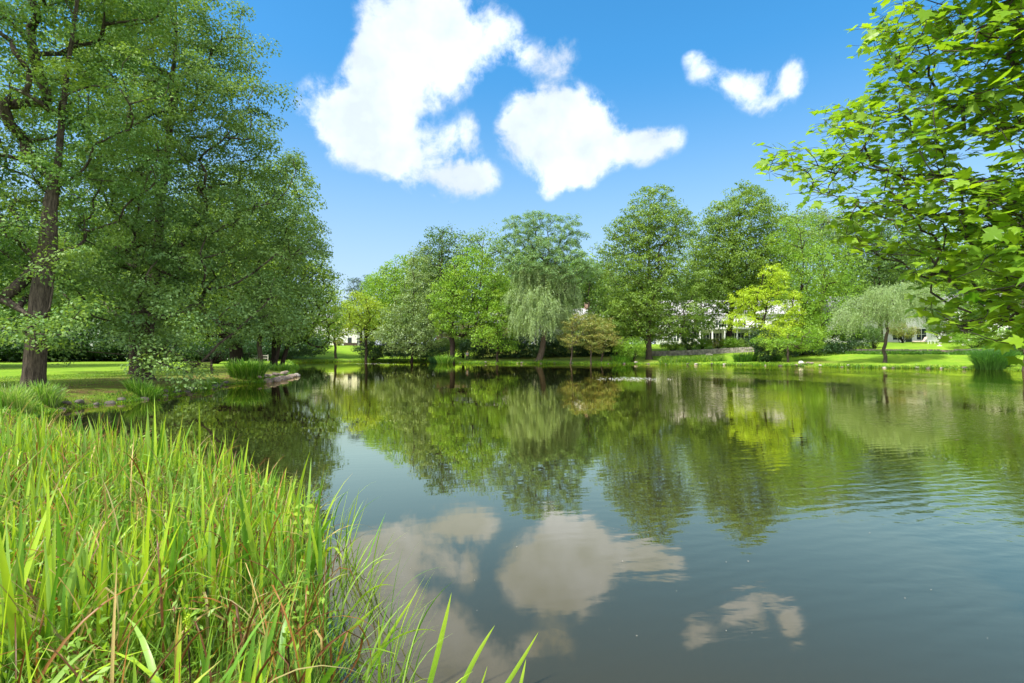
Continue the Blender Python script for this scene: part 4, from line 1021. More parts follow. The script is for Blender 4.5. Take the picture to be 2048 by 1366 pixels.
# ------------------------------------------------------------------ person
def skin_mesh(name, joints, edges, mat, parent, sub=2):
    me = bpy.data.meshes.new(name); me.from_pydata([j[0] for j in joints], edges, [])
    o = bpy.data.objects.new(name, me); COL.objects.link(o); o.parent = parent
    m = o.modifiers.new('skin', 'SKIN'); m.use_smooth_shade = True
    for i, j in enumerate(joints):
        r = j[1]; me.skin_vertices[0].data[i].radius = (r, r) if isinstance(r, (int, float)) else r
    me.skin_vertices[0].data[0].use_root = True
    s = o.modifiers.new('sub', 'SUBSURF'); s.levels = s.render_levels = sub
    me.materials.append(mat); return o
def person():
    x, y = P2(934.5, 88.2); t = empty('person', (x, y, gz(x, y) - .01)); tag(t, 'person standing on the far bank in a grey top and black trousers facing the pond', 'person')
    skin = principled('skin', (.45, .28, .2), .6); grey = principled('grey_jacket', (.22, .25, .30), .9, var=.2, scale=20); blk = principled('black_trousers', (.018, .018, .022), .85); hair = principled('dark_hair', (.02, .015, .012), .6)
    J = [((0, 0, .96), (.14, .10)), ((0, 0, 1.18), (.13, .095)), ((0, 0, 1.38), (.15, .10)), ((0, 0, 1.49), (.055, .055)), ((0, -.01, 1.56), .062), ((0, -.02, 1.64), (.076, .09)), ((0, -.01, 1.71), (.06, .075)),
         ((0, -.105, 1.625), .016)]
    E = [(0,1),(1,2),(2,3),(3,4),(4,5),(5,6),(5,7)]
    def add(p, r, par): J.append((p, r)); E.append((par, len(J)-1)); return len(J)-1
    for s in (-1, 1):
        h = add((s*.10, 0, .90), .085, 0); k = add((s*.12, -.03, .50), .058, h); a = add((s*.13, .01, .09), .038, k); add((s*.15, -.14, .035), .032, a)
        sh = add((s*.18, 0, 1.40), .055, 2)
        el = add((s*.25, -.02, 1.13), .042, sh); wr = add((s*.15, -.24, 1.06), .028, el); pm = add((s*.09, -.30, 1.07), (.022, .035), wr)
        for q, ln in zip((-.03, -.01, .01, .03), (.06, .075, .07, .055)):
            f1 = add((s*.07, -.335, 1.07 + q), .0085, pm); add((s*.045, -.335 - ln*.6, 1.06 + q), .008, f1)
        add((s*.12, -.33, 1.11), .009, pm)
        add((s*.08, -.01, 1.64), .014, 5)
    skin_mesh('body', J, E, skin, t)
    skin_mesh('trousers', [((0, 0, .97), (.155, .115)), ((0, 0, .92), (.15, .115)), ((-.10, 0, .84), .098), ((-.12, -.03, .5), .075), ((-.13, .01, .09), .062), ((.10, 0, .84), .098), ((.12, -.03, .5), .075), ((.13, .01, .09), .062)],
              [(0,1),(1,2),(2,3),(3,4),(1,5),(5,6),(6,7)], blk, t)
    skin_mesh('jacket', [((0, 0, 1.2), (.155, .12)), ((0, 0, .98), (.165, .13)), ((0, 0, 1.39), (.175, .12)), ((0, 0, 1.46), (.085, .08)), ((-.19, 0, 1.4), .072), ((-.26, -.02, 1.13), .058), ((-.17, -.22, 1.06), .044),
              ((.19, 0, 1.4), .072), ((.26, -.02, 1.13), .058), ((.17, -.22, 1.06), .044)], [(0,1),(0,2),(2,3),(2,4),(4,5),(5,6),(2,7),(7,8),(8,9)], grey, t)
    skin_mesh('hair', [((0, .015, 1.66), (.088, .098)), ((0, 0, 1.735), (.066, .08)), ((0, .06, 1.6), .06)], [(0,1),(0,2)], hair, t)
    for s in (-1, 1): skin_mesh('shoe', [((s*.13, .03, .045), .05), ((s*.14, -.07, .04), .048), ((s*.15, -.16, .03), .036)], [(0,1),(1,2)], blk, t, 1)
person()

# ------------------------------------------------------------------ water jets just breaking the surface
def fountain(label, px, D, wid, n, seed, hgt):
    rng = np.random.default_rng(seed); x, y = P2(px, D)
    t = empty('fountain_splash', (x, y, 0)); tag(t, label, 'fountain')
    bm = bmesh.new(); bmesh.ops.create_icosphere(bm, subdivisions=1, radius=1); PV = np.array([v.co[:] for v in bm.verts]); PF = np.array([[v.index for v in f.verts] for f in bm.faces]); bm.free()
    px_ = rng.normal(size=n) * wid * .26; px_ = np.clip(px_, -wid*.5, wid*.5); py_ = rng.normal(size=n) * wid * .2
    zz = np.abs(rng.normal(size=n)) * hgt * np.exp(-(px_/wid*2.2)**2) + .01; s = rng.uniform(.006, .016, n)
    V = (PV[None] * s[:, None, None] * np.array([1.3, 1, 1]) + np.c_[px_, py_, zz][:, None]).reshape(-1, 3)
    F = (PF[None] + (np.arange(n) * len(PV))[:, None, None]).reshape(-1)
    np_mesh('droplets', V, F, 3, M['foam'], True, None, t)
    MB().lathe(0, 0, [(.10, -.3), (.10, -.05), (.05, .0), (.05, .03)], 12).build('nozzle', M['iron'], t)
fountain('low sparkling fountain splash in mid pond before the tall oak', 1266, 37.0, 5.2, 220, 1, .05)
fountain('faint white fountain ripple far off near the left end of the pond', 748, 84.0, 7.0, 90, 2, .03)
def flecks():
    rng = np.random.default_rng(3); n = 260
    D = 2.9 + rng.uniform(0, 1, n) ** 1.6 * 34; x = rng.uniform(-1, 1, n) * D * .95; P = np.c_[x, D]; P = P[lake_sd(P) < -.3]; n = len(P)
    s = rng.uniform(.002, .006, n) * (1 + P[:, 1] * .04); a = rng.uniform(0, 6.28, n)
    k = np.arange(5) * 1.2566; V = np.stack([P[:, 0:1] + s[:, None] * np.cos(k + a[:, None]) * (1 + .5*np.sin(3*a[:, None])), P[:, 1:2] + s[:, None] * np.sin(k + a[:, None]), np.full((n, 5), .004)], -1).reshape(-1, 3)
    o = np_mesh('floating_fluff', V, np.arange(n * 5), 5, M['wood_pale']); tag(o, 'tiny pale bits of fluff scattered on the pond surface', 'fluff'); o['kind'] = 'stuff'
flecks()

# ------------------------------------------------------------------ blades: reeds, iris, shore grass
def blade_mat():
    m = bpy.data.materials.new('blade'); m.use_nodes = True; t = m.node_tree; b = t.nodes['Principled BSDF']; o = t.nodes['Material Output']
    b.inputs['Roughness'].default_value = .38; b.inputs['Specular IOR Level'].default_value = .35
    a = t.nodes.new('ShaderNodeAttribute'); a.attribute_name = 'bc'; t.links.new(a.outputs['Color'], b.inputs['Base Color'])
    tr = t.nodes.new('ShaderNodeBsdfTranslucent'); t.links.new(mixc(t, 1.0, a.outputs['Color'], (1.2, 1.15, .6), 'MULTIPLY'), tr.inputs[0])
    mx = t.nodes.new('ShaderNodeMixShader'); mx.inputs[0].default_value = .42
    t.links.new(b.outputs[0], mx.inputs[1]); t.links.new(tr.outputs[0], mx.inputs[2]); t.links.new(mx.outputs[0], o.inputs['Surface']); return m
M['blade'] = blade_mat()
def blades(base, H, Wd, az, th0, k, seg, rng, c0, c1, ctip, fold=.25, pw=2.0, kink=None, twist=None):
    """strips following a bending arc. c0 root colour, c1 upper colour, ctip last bit (n,3 each)"""
    n = len(base); s = np.linspace(0, 1, seg + 1)
    th = th0[:, None] + k[:, None] * s[None] ** pw
    if kink is not None: th = th + np.where(s[None] > kink[:, None], 1.9, 0)
    thm = (th[:, 1:] + th[:, :-1]) / 2; ds = (H / seg)[:, None]
    r = np.concatenate([np.zeros((n, 1)), np.cumsum(np.sin(thm) * ds, 1)], 1); z = np.concatenate([np.zeros((n, 1)), np.cumsum(np.cos(thm) * ds, 1)], 1)
    ca, sa = np.cos(az)[:, None], np.sin(az)[:, None]
    C = np.stack([base[:, 0:1] + r * ca, base[:, 1:2] + r * sa, base[:, 2:3] + z], -1)
    w = Wd[:, None] * np.clip(.75 + .5 * s - 1.25 * s ** 3.2, .02, 1)[None] * .5
    tw = (az + math.pi / 2 + (twist if twist is not None else rng.uniform(-1.2, 1.2, n)))[:, None] + rng.uniform(-.5, .5, n)[:, None] * s[None]
    sd_ = np.stack([np.cos(tw), np.sin(tw), 0 * tw], -1)
    nr_ = np.stack([-np.sin(tw) , np.cos(tw), 0 * tw], -1) * (w * fold)[..., None]
    V = np.stack([C - sd_ * w[..., None] + nr_, C, C + sd_ * w[..., None] + nr_], 2)    # n, seg+1, 3, 3
    i0 = (np.arange(n) * (seg + 1) * 3)[:, None, None]; j = (np.arange(seg) * 3)[None, :, None]; q = np.arange(2)[None, None, :]
    A = i0 + j + q; F = np.stack([A, A + 1, A + 4, A + 3], -1).reshape(-1)
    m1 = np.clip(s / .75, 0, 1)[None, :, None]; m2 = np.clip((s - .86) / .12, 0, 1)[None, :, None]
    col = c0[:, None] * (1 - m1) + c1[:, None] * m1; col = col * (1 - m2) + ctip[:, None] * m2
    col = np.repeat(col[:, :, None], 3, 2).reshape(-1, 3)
    return V.reshape(-1, 3), F, np.c_[col, np.ones(len(col))]
def blade_obj(name, args, parent=None, **kw):
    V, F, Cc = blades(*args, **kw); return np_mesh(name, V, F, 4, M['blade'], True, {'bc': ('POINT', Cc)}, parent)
def pal(rng, n, cols, p, jit=.15):
    c = np.array(cols)[rng.choice(len(cols), n, p=p)]; return np.clip(c * rng.uniform(1 - jit, 1 + jit, (n, 1)), 0, 1)

GREEN, YEL, DKG, PALE, BRN, TAN, PUR = (.115, .27, .02), (.33, .48, .03), (.05, .14, .015), (.26, .42, .08), (.14, .06, .02), (.45, .33, .12), (.09, .05, .06)
def reed_bed():
    rng = np.random.default_rng(21)
    def sample(n, f):
        out = []
        while sum(map(len, out)) < n:
            P = np.c_[rng.uniform(-15, .6, 20000), rng.uniform(.9, 14, 20000)]
            out.append(P[f(P) & (rng.uniform(0, 1, 20000) < np.clip(3.4 / np.hypot(P[:, 0], P[:, 1]), .10, 1))])
        return np.vstack(out)[:n]
    def bed(P):
        d = lake_sd(P); x, y = P[:, 0], P[:, 1]
        ok = (d > -.55) & (x < np.where(y < 3, -.62 - .12*y, -.98 - .46*(y - 3))) & (x > -1.35 * y - 1.0) & (y < 10.5) & (d < 6.5) & (np.hypot(x, y) > 1.35)
        ok &= ~((y < 1.7) & (x > -.8))
        return ok
    # clumped
    P = sample(4700, bed); cl = vnoise(np.c_[P, 0 * P[:, 0]], 2.6, 33); P = P[cl > -.35]; n = len(P); R_ = np.hypot(P[:, 0], P[:, 1])
    d = lake_sd(P); z = ground_z(P) - .04; z = np.maximum(z, -.3)
    H = rng.uniform(.50, 1.02, n) * (1 - .18 * np.clip((d - 2.0) / 3, 0, 1)) * np.where(R_ < 2.4, .78, 1.0) + np.where(d < 0, .12, 0) - .05 * (R_ > 3.5) - .09 * (R_ > 5)
    H *= np.where(rng.uniform(0, 1, n) < .07, 1.28, 1) * (.93 + .22 * vnoise(np.c_[P, 0 * P[:, 0]], 1.7, 12))
    az = rng.uniform(0, 6.28, n); th0 = np.abs(rng.normal(0, .13, n)); k = np.abs(rng.normal(0, .22, n))
    arch = rng.uniform(0, 1, n) < np.where(R_ < 3.2, .40, .12); k = np.where(arch, rng.uniform(.9, 2.2, n), k); th0 = np.where(arch, rng.uniform(.1, .5, n), th0)
    H = np.where(arch, H * 1.1, H)
    Wd = rng.uniform(.018, .042, n) * np.where(R_ < 3, 1.1, 1)
    c0 = pal(rng, n, [GREEN, DKG, YEL], [.55, .2, .25]); c1 = pal(rng, n, [GREEN, YEL, PALE], [.30, .46, .24])
    ct = pal(rng, n, [YEL, PALE, TAN, PUR], [.42, .2, .2, .18]); ctm = (rng.uniform(0, 1, n) < .42)[:, None]; ct = np.where(ctm, c1, ct)
    o = blade_obj('reed_bed', (np.c_[P, z], H, Wd, az, th0, k, 9, rng, c0, c1, ct)); tag(o, 'dense bed of upright green and yellow reeds covering the near left shore', 'reeds'); o['kind'] = 'stuff'
    def fringe(P):
        x, y = P[:, 0], P[:, 1]; e = np.where(y < 3, -.62 - .12*y, -.98 - .46*(y - 3)); return (x > e) & (x < e + .42) & (y > 2.2) & (y < 6)
    Q = sample(120, fringe); m = len(Q); c = pal(rng, m, [GREEN, YEL, PALE], [.4, .3, .3])
    o = blade_obj('stray_stalks', (np.c_[Q, np.full(m, -.1)], rng.uniform(.35, .85, m), rng.uniform(.005, .018, m), rng.uniform(-1.2, 1.2, m), rng.uniform(.05, .5, m), rng.uniform(0, 1.3, m), 9, rng, c, c, c))
    tag(o, 'thin stray stalks thinning out into the water beyond the reed bed', 'reeds'); o['kind'] = 'stuff'
    # dead, bent and broken leaves
    P = sample(1500, bed); n = len(P); z = ground_z(P)
    H = rng.uniform(.6, 1.05, n); c = pal(rng, n, [BRN, TAN, (.28, .13, .03), (.30, .26, .10)], [.35, .25, .25, .15])
    o = blade_obj('dead_reeds', (np.c_[P, np.maximum(z, -.1)], H, rng.uniform(.006, .018, n), rng.uniform(0, 6.28, n), rng.uniform(.05, .5, n), rng.uniform(.2, 2.6, n), 12, rng, c * .8, c, c * .6), kink=np.where(rng.uniform(0, 1, n) < .5, rng.uniform(.45, .85, n), 2), fold=.6)
    tag(o, 'withered brown and tan leaves bent among the green reeds', 'dead reeds'); o['kind'] = 'stuff'
    # fine grass and leafy undergrowth
    P = sample(15000, bed); n = len(P); z = ground_z(P); c = pal(rng, n, [(.16, .32, .03), (.20, .36, .05), DKG, (.30, .40, .06)], [.4, .3, .15, .15])
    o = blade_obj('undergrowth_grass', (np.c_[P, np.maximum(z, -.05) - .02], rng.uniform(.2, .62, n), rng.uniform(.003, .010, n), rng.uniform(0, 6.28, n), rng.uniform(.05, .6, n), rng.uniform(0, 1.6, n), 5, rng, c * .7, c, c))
    tag(o, 'fine bright grass filling the space between the near reeds', 'grass'); o['kind'] = 'stuff'
    P = sample(420, lambda Q: bed(Q) & (np.hypot(Q[:, 0], Q[:, 1]) < 7)); n = len(P); z = np.maximum(ground_z(P), 0)
    C = np.c_[P, z + rng.uniform(.15, .6, n)]
    (V, F), idx = clump_leaves(C, rng.uniform(.06, .13, n), 12, .04, rng, flat=1, aspect=.38)
    o = np_mesh('leafy_weeds', V, F, 4, M['bright'], False, {'var': ('FACE', rng.uniform(0, 1, len(F)//4))}); tag(o, 'small leafy weeds growing among the near reeds', 'weeds'); o['kind'] = 'stuff'
reed_bed()

def single_reed(label, tip, base_px, D, Wd, bend, D2=None):
    """one leaf standing in the water at distance D, its tip at photo pixel tip"""
    rng = np.random.default_rng(int(tip[0])); D2 = D2 or D
    b = W(base_px[0], base_px[1], D); b = np.array([b[0], D, -.05]); T = W(tip[0], tip[1], D2)
    n = 12; s = np.linspace(0, 1, n + 1)[:, None]; mid = (b + T) / 2 + np.array(bend); C = b * (1-s)**2 + mid * 2*s*(1-s) + T * s**2
    dirv = T - b; side = np.cross(dirv, [0.15, 1, .1]); side /= np.linalg.norm(side); nn = np.array([0, -1., .1])
    w = Wd * .5 * np.clip(.8 + .5*s - 1.3*s**3, .01, 1)
    V = np.stack([C - side*w, C + nn*w*.3, C + side*w], 1).reshape(-1, 3) - np.array([b[0], b[1], 0])
    A = (np.arange(n)*3)[:, None] + np.arange(2)[None]; F = np.stack([A, A+1, A+4, A+3], -1).reshape(-1)
    g = np.array(GREEN)*.9 * (1-s) + np.array(YEL)*.9 * s; col = np.repeat(g, 3, 0)
    o = np_mesh('reed_leaf', V, F, 4, M['blade'], True, {'bc': ('POINT', np.c_[col, np.ones(len(col))])}); o.location = (b[0], b[1], 0)
    tag(o, label, 'reed leaf', 'single reed leaves standing out over the open water')
single_reed('tall straight reed leaf rising alone near the bottom centre of the water', (903, 1185), (850, 1400), 3.0, .036, (.01, 0, 0), 3.15)
single_reed('leaning reed leaf next right of the tall straight one', (990, 1250), (905, 1400), 2.95, .030, (-.02, 0, .02), 3.1)
single_reed('rightmost long leaning reed leaf with a pale pinkish tip', (1077, 1264), (975, 1400), 2.9, .028, (.0, 0, -.02), 3.05)
single_reed('short stubby reed leaf just below the rightmost long one', (1052, 1318), (1025, 1400), 2.9, .022, (.01, 0, 0), 3.0)
single_reed('thin short reed leaf between the leaning and rightmost ones', (975, 1332), (945, 1410), 2.9, .014, (.0, 0, 0), 2.95)
single_reed('reed leaf slanting right from the edge of the bed', (838, 1178), (715, 1400), 3.1, .024, (-.04, 0, -.03), 3.3)
single_reed('dark green reed leaf crossing behind the slanting one', (771, 1198), (640, 1360), 3.4, .028, (-.02, 0, 0), 3.6)
single_reed('upright reed leaf at the right edge of the bed with a straight tip', (757, 1232), (757, 1400), 3.05, .020, (.01, 0, 0))
single_reed('long thin arching pale reed leaf bent out over the water', (877, 1263), (690, 1380), 3.1, .014, (.02, 0, .26))
single_reed('yellow arching leaf curling over above the slanting ones', (792, 1174), (665, 1330), 3.6, .016, (.02, 0, .30))
single_reed('wispy stalk with a curled tip rising above the arching yellow leaf', (801, 1122), (690, 1330), 3.6, .010, (.02, 0, .12))
def vine():
    D = 4.2; b = W(612, 1250, D); t = empty('vine_stem', (b[0], b[1], 0)); tag(t, 'slim leafy vine with paired yellow-green leaves climbing the right edge of the reeds', 'vine')
    pts = [W(px, py, D) - np.array([b[0], b[1], 0]) for px, py in ((612, 1250), (606, 1180), (612, 1110), (604, 1050), (610, 1012))]
    MB().tube(pts, [.006, .005, .004, .003, .002], 5).build('stem', M['twig'], t, smooth=True)
    rng = np.random.default_rng(8); m = 0; P = []; T = []
    for k in range(11):
        s = k / 10 * 3.99; i = int(s); q = pts[i] + (pts[i+1] - pts[i]) * (s - i)
        for sg in (-1, 1): P.append(q + np.array([sg*.045, -.01, 0])); T.append([sg, -.2, -.15])
    P = np.array(P); V, F = leaf_quads(P, rng.normal(size=P.shape)*.2 + np.array([0, -.5, .8]), np.array(T), np.full(len(P), .085), np.full(len(P), .06))
    np_mesh('foliage', V, F, 4, M['lime'], False, {'var': ('FACE', rng.uniform(0, 1, len(F)//4))}, t)
vine()
def flower_spikes():
    for (px, py, D, lb) in [(376, 1262, 2.1, 'small yellow catkin-like spike among the near reeds at left'), (575, 1282, 2.4, 'small yellow catkin-like spike among the near reeds close to the bed edge')]:
        p = W(px, py, D); g = max(0, gz(p[0], p[1])); t = empty('flower_spike', (p[0], p[1], g)); tag(t, lb, 'flower', 'yellow spikes in the reeds')
        MB().tube([(0, 0, 0), (.01, 0, (p[2]-g)*.6), (0, 0, p[2]-g)], .003, 5).build('stalk', M['twig'], t)
        rng = np.random.default_rng(int(px)); C = np.array([[rng.normal()*.002, rng.normal()*.002, p[2]-g + k*.005] for k in range(14)])
        (V, F), _ = clump_leaves(C, np.full(14, .012), 12, .010, rng, flat=1); np_mesh('spike', V, F, 4, M['yellow'], False, {'var': ('FACE', rng.uniform(0, 1, len(F)//4))}, t)
flower_spikes()

def iris_clump(label, px, D, rpx, H, n, seed, cols=(GREEN, (.07, .2, .02), PALE), ry=.6, group='clumps of strap-leaved plants at the waterline', arch=.5, w=.03):
    rng = np.random.default_rng(seed); x, y = P2(px, D); r = rpx / FPX * D
    t = empty('iris_clump', (x, y, 0)); tag(t, label, 'iris', group)
    a = rng.uniform(0, 6.28, n); q = np.sqrt(rng.uniform(0, 1, n)); P = np.c_[q*np.cos(a)*r*.8, q*np.sin(a)*r*ry*.8]
    z = np.maximum(ground_z(P + [x, y]), -.05) - .03
    az = a + rng.normal(0, .5, n); th0 = .1 + .35 * q * rng.uniform(.3, 1, n); k = np.where(rng.uniform(0, 1, n) < arch, rng.uniform(.7, 1.9, n), rng.uniform(0, .5, n))
    c1 = pal(rng, n, cols, [.45, .3, .25]); Hn = H * rng.uniform(.65, 1.15, n)
    blade_obj('leaves', (np.c_[P, z], Hn, np.full(n, w) * rng.uniform(.7, 1.3, n), az, th0, k, 7, rng, c1 * .7, c1, c1), t)
iris_clump('large iris clump arching over the rocks of the left point', 494, 33.2, 40, 1.25, 900, 1, w=.045)
iris_clump('iris clump hanging over the dark left bank below the spreading oak', 285, 21.6, 34, .75, 380, 2)
iris_clump('iris clump at the bank edge nearest the reeds on the left', 84, 17.5, 40, .75, 420, 3, cols=(GREEN, PALE, (.2, .3, .1)))
iris_clump('tangled pale grasses beside the nearest bank iris at the left edge', 15, 15.5, 50, .8, 520, 4, cols=(PALE, (.3, .38, .13), GREEN), w=.018)
iris_clump('dark iris clump left of the forked waterside tree', 1490, 76.2, 26, 1.5, 420, 5, cols=((.05, .15, .02), (.07, .19, .03), GREEN), w=.09)
iris_clump('shaggy strap-leaved clump by the waterline under the dark bluish bush', 1540, 75.0, 26, 1.1, 320, 6, cols=((.05, .15, .02), (.07, .19, .03), DKG), w=.08)
iris_clump('tall rounded dark grassy clump standing in the water at the right', 1984, 56.2, 34, 2.3, 1300, 7, cols=((.05, .16, .02), (.07, .2, .03), (.10, .25, .04)), w=.055, ry=.8)
iris_clump('leafy clump left of the waterline willow oak trunk', 1246, 82.6, 24, 1.3, 340, 8, cols=(GREEN, (.07, .2, .02), (.12, .3, .03)), w=.09)
iris_clump('clump of strap leaves beside the maple trunk left of the person', 890, 86.5, 20, 1.6, 300, 9, w=.09)
iris_clump('blue-green grassy clump just left of the pale thin trunk by the maple', 868, 91.0, 10, 1.4, 160, 10, cols=((.04, .14, .05), (.05, .16, .05), DKG), w=.08)
iris_clump('clump of bright leaves near the tip of the left point behind the rocks', 560, 44.5, 24, .8, 300, 11, w=.04)
def marsh_bed():
    for i, (px, D, rp, lb) in enumerate([(1345, 80.3, 26, 'left part of the shaggy green waterside planting before the stone wall'), (1385, 79.6, 26, 'middle part of the shaggy green waterside planting before the stone wall'), (1425, 78.8, 26, 'right part of the shaggy green waterside planting before the stone wall')]):
        x, y = P2(px, D); rng = np.random.default_rng(70+i); t = empty('waterside_planting', (x, y, gz(x, y))); tag(t, lb, 'plants', 'shaggy waterside planting'); n = 420; r = rp/FPX*D
        P = np.c_[rng.uniform(-r, r, n), rng.uniform(-.8, 1.0, n)]; z = np.maximum(ground_z(P + [x, y]), 0) - gz(x, y); c = pal(rng, n, [GREEN, YEL, (.12, .24, .04)], [.5, .2, .3])
        blade_obj('leaves', (np.c_[P, z], rng.uniform(.5, 1.2, n), rng.uniform(.03, .08, n), rng.uniform(0, 6.28, n), rng.uniform(0, .5, n), rng.uniform(0, 1.4, n), 5, rng, c*.7, c, c), t)
        C = np.c_[rng.uniform(-r, r, 40), rng.uniform(-.7, .9, 40), rng.uniform(.3, .9, 40)]
        (V, F), _ = clump_leaves(C, np.full(40, .35), 26, .13, rng, aspect=.5); np_mesh('foliage', V, F, 4, M['mid'], False, {'var': ('FACE', rng.uniform(0, 1, len(F)//4))}, t)
marsh_bed()

def shore_grass():
    rng = np.random.default_rng(44); A = LK; B = np.roll(LK, -1, axis=0); L = np.hypot(*(B - A).T)
    mid = (A + B) / 2; keep = (mid[:, 1] > 14); wgt = L * keep * np.clip(40 / np.hypot(mid[:, 0], mid[:, 1]), .4, 1.6); wgt /= wgt.sum()
    n = 60000; i = rng.choice(len(A), n, p=wgt); u = rng.uniform(0, 1, (n, 1)); P = A[i] + (B[i] - A[i]) * u
    P = P + rng.normal(0, .22, (n, 2)) + 0; d = lake_sd(P); ok = (d > -.12) & (d < .9) ; P = P[ok]; d = d[ok]; n = len(P); D = np.hypot(P[:, 0], P[:, 1])
    cl = vnoise(np.c_[P, 0*P[:, 0]], 1.1, 8); H = (.08 + .16 * np.clip(cl + .5, 0, 1.3)) * rng.uniform(.6, 1.3, n) * (.7 + D/110)
    c = pal(rng, n, [GREEN, (.16, .33, .02), YEL, DKG], [.35, .35, .15, .15])
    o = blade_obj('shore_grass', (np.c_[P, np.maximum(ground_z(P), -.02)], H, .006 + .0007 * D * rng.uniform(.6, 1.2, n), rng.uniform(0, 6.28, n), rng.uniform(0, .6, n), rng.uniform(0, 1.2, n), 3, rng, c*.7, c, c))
    tag(o, 'ragged fringe of grass along the pond edge', 'grass'); o['kind'] = 'stuff'
    n = 42000; P = np.c_[rng.uniform(-32, -14, n), rng.uniform(15, 52, n)]; d = lake_sd(P); nz_ = vnoise(np.c_[P, 0*P[:, 0]], .8, 9)
    ok = (d > .3) & (rng.uniform(0, 1, n) < np.clip(.25 + .12*np.abs(d - 2.4) + .4*nz_, .05, 1)) & (np.abs(P[:, 0]) < P[:, 1]*1.1 + 3); P = P[ok]; n = len(P)
    c = pal(rng, n, [(.10, .22, .015), (.17, .31, .02), (.24, .34, .03)], [.4, .4, .2])
    o = blade_obj('lawn_grass', (np.c_[P, ground_z(P) - .005], rng.uniform(.03, .10, n), rng.uniform(.012, .03, n), rng.uniform(0, 6.28, n), rng.uniform(0, .8, n), rng.uniform(0, 1., n), 2, rng, c*.8, c, c))
    tag(o, 'short grass of the left lawn', 'grass'); o['kind'] = 'stuff'
shore_grass()
def ground_cover():
    rng = np.random.default_rng(91); n = 9000; k = rng.uniform(0, 1, n); px = 1676 + k * 390; xs = np.linspace(1676, 2070, 14); D = np.interp(px, xs, [level_D(q, 1.93) for q in xs]) - rng.uniform(0, 1.8, n)
    P = np.c_[(px - CX) / FPX * D, D]; c = pal(rng, n, [DKG, GREEN, (.08, .2, .02)], [.4, .3, .3])
    o = blade_obj('ground_cover', (np.c_[P, ground_z(P)], rng.uniform(.12, .38, n), rng.uniform(.04, .09, n), rng.uniform(0, 6.28, n), rng.uniform(0, .8, n), rng.uniform(0, 1.5, n), 3, rng, c*.7, c, c))
    tag(o, 'low dark leafy ground cover along the foot of the terrace walls', 'ground cover'); o['kind'] = 'stuff'
ground_cover()

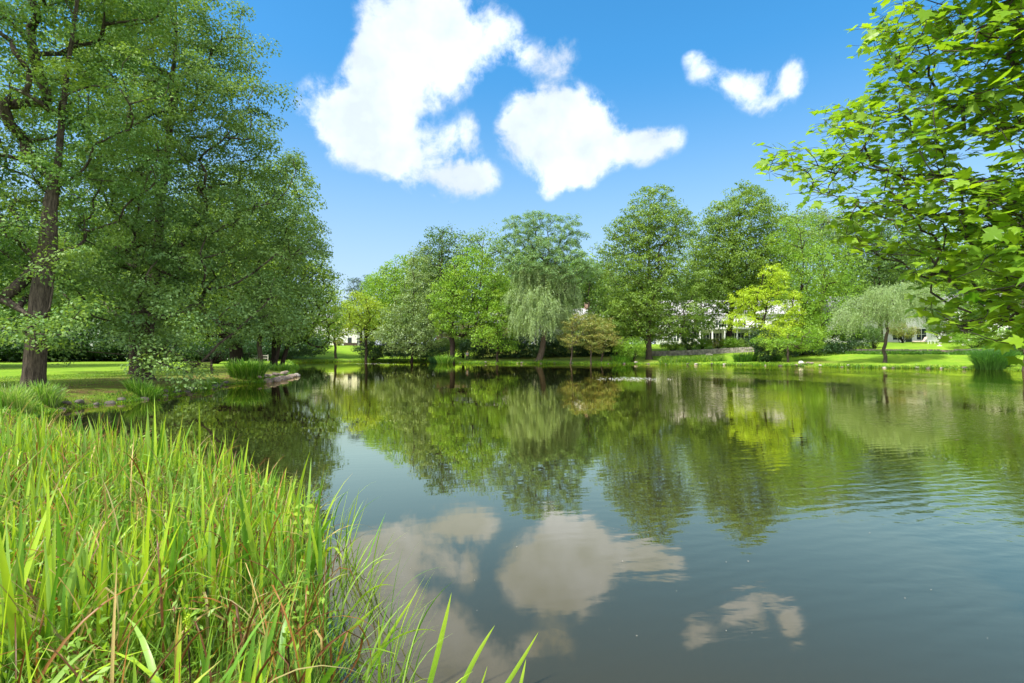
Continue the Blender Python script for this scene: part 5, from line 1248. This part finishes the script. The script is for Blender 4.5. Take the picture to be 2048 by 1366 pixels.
# ================================================================== NEAR MAPLE
def near_maple():
    rng = np.random.default_rng(55)
    bx, by = 7.4, 4.3; z0 = gz(bx, by) - .05; base = np.array([bx, by, z0])
    t = empty('maple_tree', base); tag(t, 'near maple whose leafy boughs hang into the top right of the view', 'tree')
    poly = np.array([(1790,-10),(1745,60),(1740,110),(1775,150),(1730,200),(1640,225),(1650,262),(1580,290),(1540,300),(1512,340),(1560,350),(1600,385),(1650,395),(1690,400),(1700,450),(1670,480),(1720,510),(1800,545),(1850,560),(1860,610),(1850,640),(1900,645),(1930,670),(1990,690),(2060,695),(2300,690),(2400,300),(2300,-500),(1900,-500)], float)
    def inpoly(p):
        c = np.zeros(len(p), bool)
        for a, b in zip(poly, np.roll(poly, -1, axis=0)):
            k = (a[1] > p[:, 1]) != (b[1] > p[:, 1]); c ^= k & (p[:, 0] < a[0] + (p[:, 1]-a[1])/(b[1]-a[1]+1e-9)*(b[0]-a[0]))
        return c
    N = 3200; q = np.c_[rng.uniform(1500, 2400, N), rng.uniform(-500, 700, N)]; q = q[inpoly(q)]
    gap = lambda cx, cy, rx, ry: ((q[:, 0]-cx)/rx)**2 + ((q[:, 1]-cy)/ry)**2 > 1
    q = q[gap(1985, 320, 62, 34) & gap(1900, 600, 34, 36) & gap(1765, 300, 26, 16) & gap(1700, 160, 20, 30) & gap(1960, 560, 40, 16)]
    D = 3.9 + np.clip((2048 - q[:, 0]) / 540, -.5, 1) * 1.9 + rng.uniform(-.7, 1.3, len(q))
    P = np.array([W(a, b, d) for (a, b), d in zip(q, D)])
    keep = []
    for i, p in enumerate(P):
        if all(np.sum((P[j]-p)**2) > .12**2 for j in keep[-400:]): keep.append(i)
    P = P[keep]
    dm = ((P[:, None] - P[None])**2).sum(-1); P = P[np.sort(dm, 1)[:, 3] < .42**2]
    # boughs on the far side of the trunk as well, so that it is a whole tree
    e = rnd_unit(110, rng) * rng.uniform(.5, 1, (110, 1)) ** .4 * np.array([2.8, 2.8, 2.4]) + np.array([10.2, 5.6, 6.6])
    P = np.vstack([P, e])
    b = skeleton(base - base, np.array([.4, .3, 8.2]), .17, P - base, rng, nseg=12, wob=.02, rmin=.0032, first=.28, asc=.35, expo=.62, side=6)
    b.build('trunk', M['bark_grey'], t, smooth=True)
    half = [(0,0),(.10,-.07),(.26,-.10),(.40,-.05),(.33,.06),(.50,.14),(.62,.32),(.70,.40),(.50,.42),(.38,.44),(.30,.47),(.36,.60),(.30,.66),(.18,.70),(.10,.84),(0,1.0)]
    out = half + [(-x_, y_) for x_, y_ in half[-2:0:-1]]; O = np.array(out); nO = len(O)
    # leaves: opposite pairs round every twig end
    per = 7; nl = len(P) * per; idx = np.repeat(np.arange(len(P)), per)
    ctr = np.array([bx, by, 4.0]); outw = P - ctr; outw[:, 2] *= .2; outw = nrm(outw)
    a = rng.uniform(0, 6.28, nl); rad = rng.uniform(.04, .17, nl)
    off = np.c_[np.cos(a)*rad, np.sin(a)*rad, rng.normal(0, .045, nl)] + outw[idx] * rng.uniform(-.16, .10, nl)[:, None]
    pos = P[idx] + off
    tan = np.c_[np.cos(a), np.sin(a), np.full(nl, -.35)] + outw[idx]*.5 + rng.normal(size=(nl, 3))*.25 + np.array([0, 0, -.25])
    nor = np.array([0, 0, 1.0]) + rng.normal(size=(nl, 3))*.38 + np.array([-.12, -.30, 0])
    n_ = nrm(nor); t_ = nrm(tan - n_*np.sum(tan*n_, 1)[:, None]); b_ = np.cross(n_, t_)
    s = rng.uniform(.045, .115, nl)
    cv = rng.uniform(.10, .45, nl); fd = rng.uniform(.05, .35, nl)
    h = -(np.abs(O[:, 0])[None]**1.3) * 0 + np.abs(O[:, 0])[None] * fd[:, None] - (O[:, 1][None]**2) * cv[:, None] * .6 - (np.abs(O[:, 0])[None]**2) * cv[:, None]
    V = pos[:, None] + (O[None, :, 0:1]*b_[:, None] + O[None, :, 1:2]*t_[:, None] + h[..., None]*n_[:, None]) * s[:, None, None] * np.array([1., 1., 1.])
    c = pos[:, None] + (.32*t_[:, None] - (.32**2*cv*.6)[:, None, None]*n_[:, None]) * s[:, None, None]
    # midrib points so that the fold is real: fan from the centre point
    V = np.concatenate([V, c], 1); m = nO + 1
    k = np.arange(nO); T = np.stack([k, (k+1) % nO, np.full(nO, nO)], -1)[None] + (np.arange(nl)*m)[:, None, None]
    crown = np_mesh('crown', (V.reshape(-1, 3) - base), T.reshape(-1), 3, M['maple'], False, {'var': ('FACE', np.repeat(np.clip(rng.normal(.5, .25, nl), 0, 1), nO))}, t)
    # leaf stalks, one mesh of thin ribbons
    st = P[idx] + off*.25; w = np.cross(pos - st, [0.2, 1, .1]); w = nrm(w)*.0016
    Vp = np.stack([st - w, st + w, pos + w, pos - w], 1).reshape(-1, 3) - base
    np_mesh('leaf_stalks', Vp, np.arange(len(Vp)), 4, M['twig'], False, None, t)
near_maple()
